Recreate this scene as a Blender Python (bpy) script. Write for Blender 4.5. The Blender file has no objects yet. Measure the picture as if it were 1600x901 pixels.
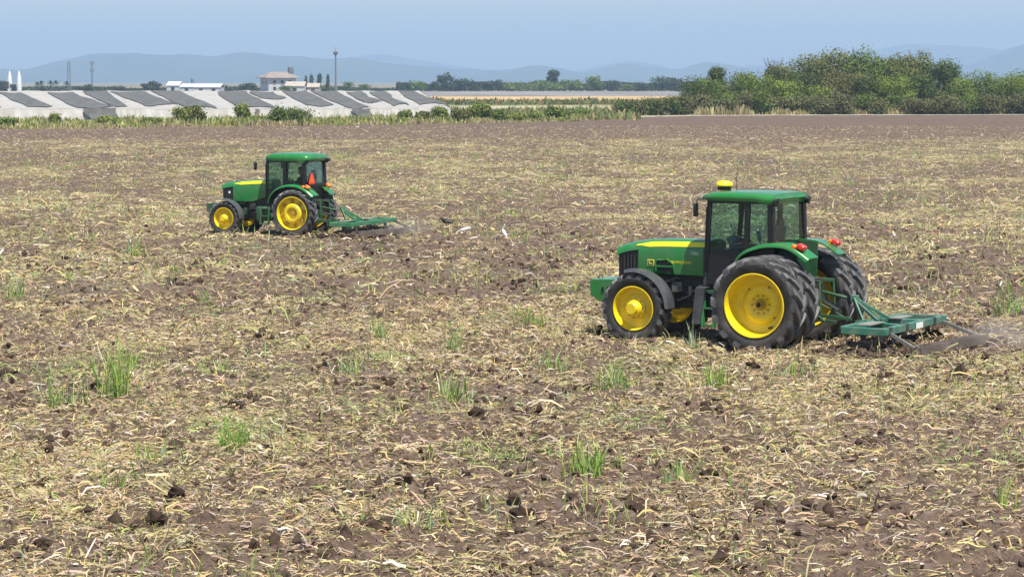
import bpy, bmesh, math, random
import numpy as np
from mathutils import Vector, Matrix

sc = bpy.context.scene
COL = sc.collection
PI = math.pi
random.seed(7)

# ---------------------------------------------------------------- camera, sky, sun, exposure
CAM_H = 5.25
F = 4000.0            # focal length in pixels of the 1600 px wide photograph
YH = 127.0            # row of the horizon
PITCH = math.atan((450.5 - YH) / F)
cam_d = bpy.data.cameras.new('camera')
cam_d.sensor_width = 36.0
cam_d.lens = 36.0 * F / 1600.0
cam_d.clip_start = 0.5
cam_d.clip_end = 60000.0
cam = bpy.data.objects.new('camera', cam_d)
cam.location = (0, 0, CAM_H)
cam.rotation_euler = (PI / 2 - PITCH, 0, 0)
COL.objects.link(cam)
sc.camera = cam

SUN_EL, SUN_AZ = math.radians(64), math.radians(150)    # azimuth clockwise from +Y
sun_dir = Vector((math.sin(SUN_AZ) * math.cos(SUN_EL), math.cos(SUN_AZ) * math.cos(SUN_EL), math.sin(SUN_EL)))
world = bpy.data.worlds.new('World')
sc.world = world
world.use_nodes = True
wn = world.node_tree
bg = wn.nodes['Background']
sky = wn.nodes.new('ShaderNodeTexSky')
sky.sky_type = 'NISHITA'
sky.sun_disc = False
sky.sun_elevation = SUN_EL
sky.sun_rotation = SUN_AZ
sky.air_density = 1.0
sky.dust_density = 0.6
sky.ozone_density = 2.0
wn.links.new(sky.outputs[0], bg.inputs[0])
bg.inputs[1].default_value = 0.095
sun_l = bpy.data.lights.new('sun', 'SUN')
sun_l.energy = 5.0
sun_l.angle = math.radians(0.53)
sun_l.color = (1.0, 0.94, 0.85)
sun_o = bpy.data.objects.new('sun', sun_l)
sun_o.rotation_euler = (-sun_dir).to_track_quat('-Z', 'Y').to_euler()
sun_o.location = (0, 0, 60)
COL.objects.link(sun_o)

sc.view_settings.view_transform = 'Standard'
sc.view_settings.look = 'None'
sc.view_settings.gamma = 1.0
sc.view_settings.use_curve_mapping = False
sc.view_settings.exposure = 0.63
sc.cycles.max_bounces = 6
sc.cycles.transparent_max_bounces = 16
sc.cycles.use_denoising = True

# ---------------------------------------------------------------- helpers: pixels, noise, materials
def ray(px, py):
    v = Vector(((px - 800) / F, 1.0, -(py - 450.5) / F))
    v.rotate(Matrix.Rotation(-PITCH, 3, 'X'))
    return v

def gp(px, d, z=0.0):
    """ground point seen in column px at distance d"""
    return Vector(((px - 800) / F * d, d, z))

def zat(py, d):
    """height of a point seen in row py at distance d"""
    return CAM_H - (py - YH) / F * d

def dist(py):
    return CAM_H * F / (py - YH)

def hash2(ix, iy, seed):
    n = (ix.astype(np.int64) * 374761393 + iy.astype(np.int64) * 668265263 + seed * 1274126177) & 0xffffffff
    n = ((n ^ (n >> 13)) * 1274126177) & 0xffffffff
    n = (n ^ (n >> 16)) & 0xffffff
    return n / float(0xffffff)

def vnoise(x, y, seed=0):
    ix = np.floor(x); iy = np.floor(y)
    fx = x - ix; fy = y - iy
    fx = fx * fx * (3 - 2 * fx); fy = fy * fy * (3 - 2 * fy)
    a = hash2(ix, iy, seed); b = hash2(ix + 1, iy, seed)
    c = hash2(ix, iy + 1, seed); d = hash2(ix + 1, iy + 1, seed)
    return (a * (1 - fx) + b * fx) * (1 - fy) + (c * (1 - fx) + d * fx) * fy

def fbm(x, y, seed=0, octv=3):
    s = 0; amp = 1; tot = 0
    for i in range(octv):
        s = s + amp * vnoise(x * 2 ** i + i * 17.3, y * 2 ** i - i * 9.1, seed + i)
        tot += amp; amp *= 0.5
    return s / tot

def soil_z(x, y):
    """height of the ploughed field"""
    h = 0.10 * (fbm(x / 1.6, y / 1.6, 3, 2) - 0.5)
    h = h + 0.15 * (np.abs(fbm(x / 0.42, y / 0.42, 11, 2) - 0.5) * 2 - 0.25)
    h = h + 0.05 * (0.35 - np.abs(fbm(x / 0.11, y / 0.13, 203, 2) - 0.5) * 2)
    n = fbm(x / 0.19, y / 0.19, 23, 3)
    h = h + 0.09 * (n - 0.5) + 0.20 * np.clip(n - 0.66, 0, 1)
    pit = fbm(x / 0.30, y / 0.45, 131, 2)
    h = h - 0.9 * np.clip(pit - 0.70, 0, 0.12)
    return h

def soil_h(x, y):
    return float(soil_z(np.array([x], float), np.array([y], float))[0])

def straw_density(x, y):
    d = fbm(x / 5.0, y / 9.0, 41, 3)
    e = fbm(x / 1.1, y / 1.3, 57, 2)
    v = 0.25 + np.clip((d - 0.33) * 2.8, 0, 1) * 0.40 + np.clip((e - 0.36) * 3.0, 0, 1) * 0.40
    r = np.hypot(x, y)
    v = v * np.clip((268 - r) / 45, 0.32, 1)
    v = v * (1 - 0.4 * np.clip((x - 0.06 * y) / (0.1 * y) , 0, 1) * np.clip((46 - y) / 10, 0, 1))
    return np.clip(v, 0, 1)

MATS = {}
def mat(name, color, rough=0.6, metal=0.0, coat=0.0, noise=0.0, nscale=8.0, bump=0.0, dirt=None, attr=None, spec=0.5, transl=0.0):
    m = bpy.data.materials.new(name)
    m.use_nodes = True
    nt = m.node_tree
    b = nt.nodes['Principled BSDF']
    b.inputs['Roughness'].default_value = rough
    b.inputs['Metallic'].default_value = metal
    b.inputs['Coat Weight'].default_value = coat
    b.inputs['Coat Roughness'].default_value = 0.12
    b.inputs['Specular IOR Level'].default_value = spec
    b.inputs['Base Color'].default_value = (*color, 1)
    src = None
    if attr:
        a = nt.nodes.new('ShaderNodeAttribute'); a.attribute_name = attr
        mu = nt.nodes.new('ShaderNodeMix'); mu.data_type = 'RGBA'; mu.blend_type = 'MULTIPLY'
        mu.inputs[0].default_value = 1
        mu.inputs[6].default_value = (*color, 1)
        nt.links.new(a.outputs['Color'], mu.inputs[7])
        src = mu.outputs[2]
    if noise or bump or dirt:
        tc = nt.nodes.new('ShaderNodeTexCoord')
        nz = nt.nodes.new('ShaderNodeTexNoise')
        nz.inputs['Scale'].default_value = nscale
        nz.inputs['Detail'].default_value = 5
        nt.links.new(tc.outputs['Object'], nz.inputs['Vector'])
        if noise:
            mp = nt.nodes.new('ShaderNodeMapRange')
            mp.inputs[1].default_value = 0.3; mp.inputs[2].default_value = 0.7
            mp.inputs[3].default_value = 1 - noise; mp.inputs[4].default_value = 1 + noise
            nt.links.new(nz.outputs[0], mp.inputs[0])
            mu = nt.nodes.new('ShaderNodeMix'); mu.data_type = 'RGBA'; mu.blend_type = 'MULTIPLY'
            mu.inputs[0].default_value = 1
            if src: nt.links.new(src, mu.inputs[6])
            else: mu.inputs[6].default_value = (*color, 1)
            nt.links.new(mp.outputs[0], mu.inputs[7])
            src = mu.outputs[2]
        if dirt:       # (colour, amount, zfade): dust that settles in blotches
            dz = nt.nodes.new('ShaderNodeTexNoise'); dz.inputs['Scale'].default_value = dirt[2]; dz.inputs['Detail'].default_value = 6
            nt.links.new(tc.outputs['Object'], dz.inputs['Vector'])
            mp = nt.nodes.new('ShaderNodeMapRange')
            mp.inputs[1].default_value = 0.42; mp.inputs[2].default_value = 0.72
            mp.inputs[3].default_value = 0.1 * dirt[1]; mp.inputs[4].default_value = dirt[1]
            nt.links.new(dz.outputs[0], mp.inputs[0])
            mu = nt.nodes.new('ShaderNodeMix'); mu.data_type = 'RGBA'
            nt.links.new(mp.outputs[0], mu.inputs[0])
            if src: nt.links.new(src, mu.inputs[6])
            else: mu.inputs[6].default_value = (*color, 1)
            mu.inputs[7].default_value = (*dirt[0], 1)
            src = mu.outputs[2]
        if bump:
            bp = nt.nodes.new('ShaderNodeBump')
            bp.inputs['Strength'].default_value = bump
            bp.inputs['Distance'].default_value = 0.02
            nt.links.new(nz.outputs[0], bp.inputs['Height'])
            nt.links.new(bp.outputs[0], b.inputs['Normal'])
    if src: nt.links.new(src, b.inputs['Base Color'])
    if transl:
        out = nt.nodes['Material Output']
        tr = nt.nodes.new('ShaderNodeBsdfTranslucent')
        if src: nt.links.new(src, tr.inputs[0])
        else: tr.inputs[0].default_value = (*color, 1)
        mx = nt.nodes.new('ShaderNodeMixShader'); mx.inputs[0].default_value = transl
        nt.links.new(b.outputs[0], mx.inputs[1]); nt.links.new(tr.outputs[0], mx.inputs[2])
        nt.links.new(mx.outputs[0], out.inputs[0])
    MATS[name] = m
    return m

def glass_mat(name, tint, gloss=0.10):
    m = bpy.data.materials.new(name); m.use_nodes = True
    nt = m.node_tree; nt.nodes.clear()
    out = nt.nodes.new('ShaderNodeOutputMaterial')
    tr = nt.nodes.new('ShaderNodeBsdfTransparent'); tr.inputs[0].default_value = (*tint, 1)
    gl = nt.nodes.new('ShaderNodeBsdfGlossy'); gl.inputs[1].default_value = 0.02
    fw = nt.nodes.new('ShaderNodeLayerWeight'); fw.inputs[0].default_value = 0.5
    pw = nt.nodes.new('ShaderNodeMath'); pw.operation = 'POWER'; pw.inputs[1].default_value = 4.0
    nt.links.new(fw.outputs['Facing'], pw.inputs[0])
    lw = nt.nodes.new('ShaderNodeMath'); lw.operation = 'MULTIPLY_ADD'; lw.inputs[1].default_value = 0.55; lw.inputs[2].default_value = 0.035
    nt.links.new(pw.outputs[0], lw.inputs[0])
    mx = nt.nodes.new('ShaderNodeMixShader')
    nt.links.new(lw.outputs[0], mx.inputs[0])
    nt.links.new(tr.outputs[0], mx.inputs[1]); nt.links.new(gl.outputs[0], mx.inputs[2])
    nt.links.new(mx.outputs[0], out.inputs[0])
    return m

DUST = (0.20, 0.165, 0.13)
M_green = mat('green_paint', (0.010, 0.190, 0.032), 0.30, coat=0.4, noise=0.12, nscale=3, dirt=(DUST, 0.30, 2.8))
M_dgreen = mat('dark_green_paint', (0.012, 0.085, 0.030), 0.5, noise=0.15, nscale=4, dirt=(DUST, 0.35, 3.0))
M_teal = mat('teal_green_paint', (0.020, 0.150, 0.095), 0.5, noise=0.15, nscale=4, dirt=((0.26, 0.24, 0.20), 0.55, 3.5))
M_yellow = mat('yellow_paint', (0.88, 0.66, 0.004), 0.38, coat=0.25, noise=0.08, nscale=4, dirt=((0.30, 0.21, 0.08), 0.42, 3.4))
M_stripe = mat('stripe_yellow', (0.85, 0.72, 0.02), 0.35, coat=0.3)
M_black = mat('black_plastic', (0.010, 0.010, 0.011), 0.45, noise=0.2, nscale=5)
M_dark = mat('engine_dark', (0.022, 0.024, 0.022), 0.6, noise=0.3, nscale=6, dirt=(DUST, 0.25, 5.0))
M_rubber = mat('tyre_rubber', (0.017, 0.017, 0.018), 0.62, noise=0.2, nscale=5, bump=0.15, dirt=((0.15, 0.125, 0.10), 0.50, 3.0))
M_lug = mat('dusty_highlit_tread_rubber', (0.055, 0.055, 0.058), 0.6, noise=0.25, nscale=7, dirt=((0.20, 0.19, 0.18), 0.7, 4.0))  # lugs lighter than the carcass: highlights and dust put into the colour
M_mud = mat('front_mudguard_grey', (0.055, 0.060, 0.066), 0.42, noise=0.15, nscale=3, dirt=((0.17, 0.16, 0.15), 0.35, 3.0))
M_steel = mat('worn_steel', (0.22, 0.21, 0.20), 0.5, metal=0.5, noise=0.25, nscale=6)
M_rust = mat('rusty_steel', (0.085, 0.066, 0.056), 0.75, noise=0.25, nscale=4, bump=0.3, dirt=((0.22, 0.18, 0.15), 0.5, 2.5))
M_disc = mat('shaded_disc_steel', (0.045, 0.037, 0.032), 0.7, noise=0.3, nscale=4)  # discs darkened: the shade under the frame is put into their colour
M_red = mat('red_lamp_lens', (0.70, 0.035, 0.015), 0.2, coat=0.5)
M_orange = mat('orange_lamp_lens', (0.85, 0.22, 0.02), 0.2, coat=0.5)
M_smv = mat('orange_reflective_sheet', (0.95, 0.12, 0.01), 0.4)
M_lens = mat('clear_lamp_lens', (0.55, 0.55, 0.52), 0.15, coat=0.5)
M_white = mat('white_decal', (0.75, 0.75, 0.72), 0.5)
M_gps = mat('yellow_receiver_plastic', (0.88, 0.66, 0.01), 0.35, coat=0.4)
M_seat = mat('seat_fabric', (0.030, 0.034, 0.040), 0.8, noise=0.2)
M_glass = glass_mat('cab_glass', (0.70, 0.85, 0.83))
M_dial = mat('dial_face', (0.25, 0.27, 0.28), 0.4)

class MB:
    """collects shapes, then links them as one mesh object"""
    def __init__(s):
        s.v = []; s.f = []; s.m = []
    def add(s, verts, faces, mi=0):
        o = len(s.v)
        s.v += [tuple(p) for p in verts]
        s.f += [tuple(i + o for i in f) for f in faces]
        s.m += [mi] * len(faces)
        return s
    def box(s, c, d, rot=None, mi=0, taper=None):
        hx, hy, hz = d[0] / 2, d[1] / 2, d[2] / 2
        pts = []
        for z in (-1, 1):
            for x, y in ((-1, -1), (1, -1), (1, 1), (-1, 1)):
                t = (taper if (taper and z > 0) else 1.0)
                pts.append(Vector((x * hx * t, y * hy * t, z * hz)))
        if rot:
            R = Matrix.Rotation(rot[2], 3, 'Z') @ Matrix.Rotation(rot[1], 3, 'Y') @ Matrix.Rotation(rot[0], 3, 'X')
            pts = [R @ p for p in pts]
        c = Vector(c)
        return s.add([p + c for p in pts], [(3, 2, 1, 0), (4, 5, 6, 7), (0, 1, 5, 4), (1, 2, 6, 5), (2, 3, 7, 6), (3, 0, 4, 7)], mi)
    def prism(s, poly, y0, y1, mi=0, axis='y'):
        n = len(poly)
        def P(a, b, t): return (a, t, b) if axis == 'y' else ((t, a, b) if axis == 'x' else (a, b, t))
        pts = [P(a, b, y0) for a, b in poly] + [P(a, b, y1) for a, b in poly]
        fs = [tuple(range(n - 1, -1, -1)), tuple(range(n, 2 * n))]
        fs += [(i, (i + 1) % n, n + (i + 1) % n, n + i) for i in range(n)]
        return s.add(pts, fs, mi)
    def beam(s, a, b, w, h, mi=0, up=(0, 0, 1)):
        a = Vector(a); b = Vector(b); d = (b - a).normalized(); up = Vector(up)
        if abs(d.dot(up)) > 0.95: up = Vector((1, 0, 0))
        r = d.cross(up).normalized(); u = r.cross(d)
        pts = []
        for p in (a, b):
            for i, j in ((-1, -1), (1, -1), (1, 1), (-1, 1)):
                pts.append(p + r * (i * w / 2) + u * (j * h / 2))
        return s.add(pts, [(0, 1, 2, 3), (7, 6, 5, 4), (4, 5, 1, 0), (5, 6, 2, 1), (6, 7, 3, 2), (7, 4, 0, 3)], mi)
    def tube(s, path, r, n=8, mi=0, cap=True):
        path = [Vector(p) for p in path]
        rs = r if isinstance(r, (list, tuple)) else [r] * len(path)
        rings = []; ref = None
        for i, p in enumerate(path):
            d = (path[min(i + 1, len(path) - 1)] - path[max(i - 1, 0)]).normalized()
            if ref is None:
                ref = Vector((0, 0, 1)) if abs(d.z) < 0.9 else Vector((1, 0, 0))
            a = d.cross(ref).normalized(); b = a.cross(d)
            rings.append([p + (a * math.cos(t * 2 * PI / n) + b * math.sin(t * 2 * PI / n)) * rs[i] for t in range(n)])
        pts = [q for R in rings for q in R]
        fs = []
        for i in range(len(path) - 1):
            for k in range(n):
                k2 = (k + 1) % n
                fs.append((i * n + k, i * n + k2, (i + 1) * n + k2, (i + 1) * n + k))
        if cap:
            fs.append(tuple(range(n))[::-1]); fs.append(tuple((len(path) - 1) * n + k for k in range(n)))
        return s.add(pts, fs, mi)
    def lathe(s, prof, c=(0, 0, 0), n=40, mi=0, axis='y', close=False):
        """prof: (radius, position along axis)"""
        pts = []; m = len(prof)
        for r, a in prof:
            for k in range(n):
                t = 2 * PI * k / n
                if axis == 'y': pts.append((c[0] + r * math.cos(t), c[1] + a, c[2] + r * math.sin(t)))
                elif axis == 'z': pts.append((c[0] + r * math.cos(t), c[1] + r * math.sin(t), c[2] + a))
                else: pts.append((c[0] + a, c[1] + r * math.cos(t), c[2] + r * math.sin(t)))
        fs = []
        for i in range(m if close else m - 1):
            j = (i + 1) % m
            for k in range(n):
                k2 = (k + 1) % n
                fs.append((i * n + k, i * n + k2, j * n + k2, j * n + k))
        return s.add(pts, fs, mi)
    def loft(s, secs, mi=0, cap=True, closed=True):
        n = len(secs[0]); pts = [p for S in secs for p in S]; fs = []
        for i in range(len(secs) - 1):
            for k in range(n if closed else n - 1):
                k2 = (k + 1) % n
                fs.append((i * n + k, i * n + k2, (i + 1) * n + k2, (i + 1) * n + k))
        if cap and closed:
            fs.append(tuple(range(n))[::-1]); fs.append(tuple((len(secs) - 1) * n + k for k in range(n)))
        return s.add(pts, fs, mi)
    def build(s, name, mats, parent=None, bevel=0.0, smooth=True, angle=38):
        me = bpy.data.meshes.new(name)
        me.from_pydata(s.v, [], s.f)
        for m in (mats if isinstance(mats, (list, tuple)) else [mats]): me.materials.append(m)
        me.polygons.foreach_set('material_index', s.m)
        bm = bmesh.new(); bm.from_mesh(me)
        bmesh.ops.recalc_face_normals(bm, faces=bm.faces)
        bm.to_mesh(me); bm.free()
        if smooth:
            me.polygons.foreach_set('use_smooth', [True] * len(me.polygons))
            me.set_sharp_from_angle(angle=math.radians(angle))
        me.update()
        o = bpy.data.objects.new(name, me)
        COL.objects.link(o)
        if parent: o.parent = parent
        if bevel:
            b = o.modifiers.new('bevel', 'BEVEL'); b.width = bevel; b.segments = 2; b.limit_method = 'ANGLE'; b.angle_limit = math.radians(35)
        return o

def tag(o, label=None, cat=None, group=None, kind=None):
    if label: o['label'] = label
    if cat: o['category'] = cat
    if group: o['group'] = group
    if kind: o['kind'] = kind
    return o

def empty(name, loc, rz=0, label=None, cat=None, group=None):
    o = bpy.data.objects.new(name, None)
    o.empty_display_size = 0.3
    o.location = loc; o.rotation_euler = (0, 0, rz)
    COL.objects.link(o)
    return tag(o, label, cat, group)

def quad_mesh(name, P, mats, colors=None, faces_per=1, mat_idx=None):
    """P: (n, k, 2, 3) strips of k cross pairs -> n strips with k-1 quads each; colours (n,3)"""
    n, k = P.shape[0], P.shape[1]
    verts = P.reshape(-1, 3)
    base = (np.arange(n) * k * 2)[:, None, None] + (np.arange(k - 1) * 2)[None, :, None] + np.array([0, 1, 3, 2])[None, None, :]
    loops = base.reshape(-1)
    nf = n * (k - 1)
    me = bpy.data.meshes.new(name)
    me.vertices.add(len(verts)); me.vertices.foreach_set('co', verts.astype(np.float32).reshape(-1))
    me.loops.add(len(loops)); me.loops.foreach_set('vertex_index', loops.astype(np.int32))
    me.polygons.add(nf)
    me.polygons.foreach_set('loop_start', (np.arange(nf) * 4).astype(np.int32))
    me.polygons.foreach_set('loop_total', np.full(nf, 4, np.int32))
    for m in (mats if isinstance(mats, (list, tuple)) else [mats]): me.materials.append(m)
    if mat_idx is not None:
        me.polygons.foreach_set('material_index', np.repeat(mat_idx, k - 1).astype(np.int32))
    if colors is not None:
        a = me.attributes.new('tint', 'FLOAT_COLOR', 'POINT')
        c = np.ones((n, k * 2, 4), np.float32); c[:, :, :3] = colors[:, None, :]
        a.data.foreach_set('color', c.reshape(-1))
    me.update(calc_edges=True)
    me.validate()
    return me

def link(name, me, parent=None, loc=(0, 0, 0)):
    o = bpy.data.objects.new(name, me); COL.objects.link(o); o.location = loc
    if parent: o.parent = parent
    return o

# ---------------------------------------------------------------- ground and terrain
def soil_material():
    m = bpy.data.materials.new('ploughed_soil'); m.use_nodes = True
    nt = m.node_tree; b = nt.nodes['Principled BSDF']
    b.inputs['Roughness'].default_value = 0.95; b.inputs['Specular IOR Level'].default_value = 0.15
    tc = nt.nodes.new('ShaderNodeTexCoord')
    def noise(scale, detail, sx=1, sy=1):
        mp = nt.nodes.new('ShaderNodeMapping'); mp.inputs['Scale'].default_value = (sx, sy, 1)
        nt.links.new(tc.outputs['Object'], mp.inputs[0])
        n = nt.nodes.new('ShaderNodeTexNoise'); n.inputs['Scale'].default_value = scale; n.inputs['Detail'].default_value = detail
        nt.links.new(mp.outputs[0], n.inputs['Vector']); return n.outputs[0]
    def ramp(src, stops):
        r = nt.nodes.new('ShaderNodeValToRGB')
        while len(r.color_ramp.elements) < len(stops): r.color_ramp.elements.new(0.5)
        for e, (p, c) in zip(r.color_ramp.elements, stops): e.position = p; e.color = (*c, 1)
        nt.links.new(src, r.inputs[0]); return r.outputs[0]
    def mix(fac, a, c, blend='MIX'):
        x = nt.nodes.new('ShaderNodeMix'); x.data_type = 'RGBA'; x.blend_type = blend
        if hasattr(fac, 'links'): nt.links.new(fac, x.inputs[0])
        else: x.inputs[0].default_value = fac
        nt.links.new(a, x.inputs[6])
        if hasattr(c, 'links'): nt.links.new(c, x.inputs[7])
        else: x.inputs[7].default_value = (*c, 1)
        return x.outputs[2]
    def math_(op, a, c):
        x = nt.nodes.new('ShaderNodeMath'); x.operation = op
        for i, q in enumerate((a, c)):
            if hasattr(q, 'links'): nt.links.new(q, x.inputs[i])
            else: x.inputs[i].default_value = q
        return x.outputs[0]
    soil = ramp(noise(5.5, 9), [(0.3, (0.036, 0.022, 0.015)), (0.47, (0.092, 0.061, 0.043)), (0.7, (0.190, 0.137, 0.102))])  # dark end of the ramp paints shaded pits into the soil
    soil = mix(math_('MULTIPLY', noise(0.15, 4), 0.5), soil, (0.205, 0.155, 0.122))
    # shredded straw trodden into the soil: short flecks of two directions, thicker where the straw lies
    at = nt.nodes.new('ShaderNodeAttribute'); at.attribute_name = 'straw'
    fa = noise(9.0, 4, 1, 2.6); fb = noise(7.0, 4, 2.4, 1)
    fl = math_('MAXIMUM', fa, fb)
    big = noise(0.55, 5, 1.0, 0.7)
    thr = math_('SUBTRACT', 0.735, math_('MULTIPLY', at.outputs['Fac'], 0.27))
    thr = math_('SUBTRACT', thr, math_('MULTIPLY', math_('SUBTRACT', big, 0.5), 0.35))
    mk = nt.nodes.new('ShaderNodeMapRange'); mk.inputs[1].default_value = 0; mk.inputs[2].default_value = 0.06
    nt.links.new(math_('SUBTRACT', fl, thr), mk.inputs[0])
    straw_c = ramp(noise(3.0, 3), [(0.33, (0.27, 0.20, 0.11)), (0.45, (0.40, 0.33, 0.18)), (0.58, (0.34, 0.33, 0.15)), (0.7, (0.46, 0.40, 0.26))])
    col = mix(mk.outputs[0], soil, straw_c)
    nt.links.new(col, b.inputs['Base Color'])
    bp = nt.nodes.new('ShaderNodeBump'); bp.inputs['Strength'].default_value = 1.0; bp.inputs['Distance'].default_value = 0.07
    nt.links.new(math_('ADD', math_('ADD', noise(11, 8), math_('MULTIPLY', noise(34, 6), 0.4)), math_('MULTIPLY', mk.outputs[0], 0.25)), bp.inputs['Height'])
    nt.links.new(bp.outputs[0], b.inputs['Normal'])
    return m
M_soil = soil_material()

def flat_mat(name, c1, c2, scale, sy=1.0, bump=0.0):
    m = bpy.data.materials.new(name); m.use_nodes = True
    nt = m.node_tree; b = nt.nodes['Principled BSDF']
    b.inputs['Roughness'].default_value = 0.95; b.inputs['Specular IOR Level'].default_value = 0.1
    tc = nt.nodes.new('ShaderNodeTexCoord'); mp = nt.nodes.new('ShaderNodeMapping')
    mp.inputs['Scale'].default_value = (1, sy, 1)
    n = nt.nodes.new('ShaderNodeTexNoise'); n.inputs['Scale'].default_value = scale; n.inputs['Detail'].default_value = 7
    r = nt.nodes.new('ShaderNodeValToRGB')
    r.color_ramp.elements[0].position = 0.35; r.color_ramp.elements[0].color = (*c1, 1)
    r.color_ramp.elements[1].position = 0.65; r.color_ramp.elements[1].color = (*c2, 1)
    nt.links.new(tc.outputs['Object'], mp.inputs[0]); nt.links.new(mp.outputs[0], n.inputs['Vector'])
    nt.links.new(n.outputs[0], r.inputs[0]); nt.links.new(r.outputs[0], b.inputs['Base Color'])
    return m

# field edge: (column in the photo, distance)
EDGE = [(-500, 262), (0, 278), (200, 289), (270, 297), (500, 303), (700, 317), (900, 338), (965, 372), (1100, 390), (1600, 402), (2200, 410)]
def edge_d(px):
    return np.interp(px, [e[0] for e in EDGE], [e[1] for e in EDGE])

def field_mesh():
    th = np.arange(-0.27, 0.2701, 0.0021)
    r = [19.0]
    while r[-1] < 110: r.append(r[-1] * 1.002)
    while r[-1] < 285: r.append(r[-1] * 1.0035)
    while r[-1] < 420: r.append(r[-1] * 1.008)
    r = np.array(r)
    R, T = np.meshgrid(r, th, indexing='ij')
    X = R * np.tan(T); Y = R.copy()
    ed = edge_d(800 + F * np.tan(T))
    Y = np.minimum(Y, ed)                           # the sheet ends at the field edge
    Z = soil_z(X, Y)
    side_ = np.clip((0.27 - np.abs(T)) / 0.03, 0, 1) * np.clip((R - 19.0) / 2.0, 0, 1)
    Z = Z * side_ - 0.24 * (1 - side_)
    Z = np.where(R >= ed, -0.02, Z)
    nr, nc = R.shape
    V = np.stack([X, Y, Z], -1).reshape(-1, 3)
    idx = np.arange(nr * nc).reshape(nr, nc)
    Q = np.stack([idx[:-1, :-1], idx[:-1, 1:], idx[1:, 1:], idx[1:, :-1]], -1)
    keep = (R[:-1, :-1] < np.minimum(ed[:-1, :-1], ed[:-1, 1:]))
    Q = Q[keep]
    me = bpy.data.meshes.new('ploughed_field')
    me.vertices.add(len(V)); me.vertices.foreach_set('co', V.astype(np.float32).reshape(-1))
    me.loops.add(Q.size); me.loops.foreach_set('vertex_index', Q.astype(np.int32).reshape(-1))
    me.polygons.add(len(Q))
    me.polygons.foreach_set('loop_start', (np.arange(len(Q)) * 4).astype(np.int32))
    me.polygons.foreach_set('loop_total', np.full(len(Q), 4, np.int32))
    me.polygons.foreach_set('use_smooth', np.ones(len(Q), bool))
    a = me.attributes.new('straw', 'FLOAT', 'POINT')
    a.data.foreach_set('value', straw_density(V[:, 0], V[:, 1]).astype(np.float32))
    me.update(calc_edges=True); me.validate()
    me.materials.append(M_soil)
    return me
tag(link('ploughed_field', field_mesh()), kind='structure')
def outer_field():
    xs = list(range(-420, 421, 20)); V = []; Q = []
    for x in xs:
        V += [(x, -60, -0.24), (x, 0, -0.24), (x, 150, -0.24), (x, 255, -0.24)]
    for i in range(len(xs) - 1):
        for k in range(3): Q.append((i * 4 + k, i * 4 + 4 + k, i * 4 + 5 + k, i * 4 + 1 + k))
    me = bpy.data.meshes.new('field'); me.from_pydata(V, [], Q); me.materials.append(M_soil)
    a = me.attributes.new('straw', 'FLOAT', 'POINT'); a.data.foreach_set('value', [0.6] * len(V))
    tag(link('field', me), kind='structure')
outer_field()

def sheet(name, pts, z, m):
    return tag(MB().add([(x, y, z) for x, y in pts], [tuple(range(len(pts)))]).build(name, m, smooth=False), kind='structure')
M_plain = flat_mat('dry_plain', (0.16, 0.14, 0.085), (0.24, 0.20, 0.12), 0.02)
sheet('ground', [(-9500, -500), (9500, -500), (9500, 17600), (-9500, 17600)], -0.30, M_plain)
M_verge = flat_mat('verge_turf', (0.10, 0.12, 0.045), (0.26, 0.22, 0.11), 0.25)
M_track = flat_mat('pale_track', (0.34, 0.30, 0.25), (0.46, 0.41, 0.35), 0.3)
M_tan = flat_mat('ripe_dry_grass', (0.36, 0.24, 0.12), (0.48, 0.37, 0.20), 0.02, 0.3)
M_pale = flat_mat('pale_fallow', (0.26, 0.23, 0.15), (0.40, 0.36, 0.24), 0.03, 0.3)
M_grey = flat_mat('grey_stubble', (0.17, 0.165, 0.155), (0.25, 0.235, 0.22), 0.03, 0.2)
M_greenf = flat_mat('low_green_crop', (0.09, 0.13, 0.04), (0.25, 0.20, 0.09), 0.05, 0.3)
def band(name, px0, px1, d0, d1, z, m):
    n = 14
    xs = [px0 + (px1 - px0) * i / n for i in range(n + 1)]
    D0 = d0 if callable(d0) else (lambda p: d0)
    D1 = d1 if callable(d1) else (lambda p: d1)
    pts = [((p - 800) / F * D0(p), D0(p)) for p in xs] + [((p - 800) / F * D1(p), D1(p)) for p in xs[::-1]]
    return sheet(name, pts, z, m)
E = lambda p: float(edge_d(p)) - 0.6
band('grass_verge', -500, 962, E, lambda p: 470.0, -0.016, M_verge)
band('thicket_ground', 962, 2200, E, lambda p: 560.0, -0.012, M_pale)
band('dirt_track', 915, 2200, lambda p: float(edge_d(p)) - 1.0, lambda p: float(edge_d(p)) + (4.5 if p > 1000 else 14.0), 0.03, M_track)
band('pale_fallow_field', -900, 962, 465, 560, 0.0, M_pale)
band('low_crop_field', -900, 2400, 555, 660, 0.02, M_greenf)
band('dry_grass_field', -900, 2400, 655, 900, 0.06, M_tan)
band('stubble_field', -1200, 2800, 895, 1330, 0.12, M_grey)

# ---------------------------------------------------------------- straw, clods
M_straw = mat('straw', (1, 1, 1), 0.8, attr='tint', spec=0.25, transl=0.12)
M_clod = mat('clod_soil', (0.088, 0.062, 0.047), 0.95, noise=0.3, nscale=6, bump=0.6, spec=0.1)
M_dark_clod = mat('dark_clod_soil', (0.042, 0.029, 0.021), 0.95, noise=0.3, nscale=9, bump=0.8, spec=0.1)  # single big clods, darkest of the clod tones
M_blade = mat('green_blade', (1, 1, 1), 0.6, attr='tint', spec=0.3, transl=0.3)
PAL = np.array([(.56, .45, .28), (.58, .45, .19), (.48, .32, .20), (.40, .38, .14), (.38, .29, .24), (.68, .60, .49), (.27, .16, .10), (.50, .42, .22), (.28, .35, .11)])
PALP = np.array([.20, .15, .18, .09, .12, .07, .09, .07, .03])

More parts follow.
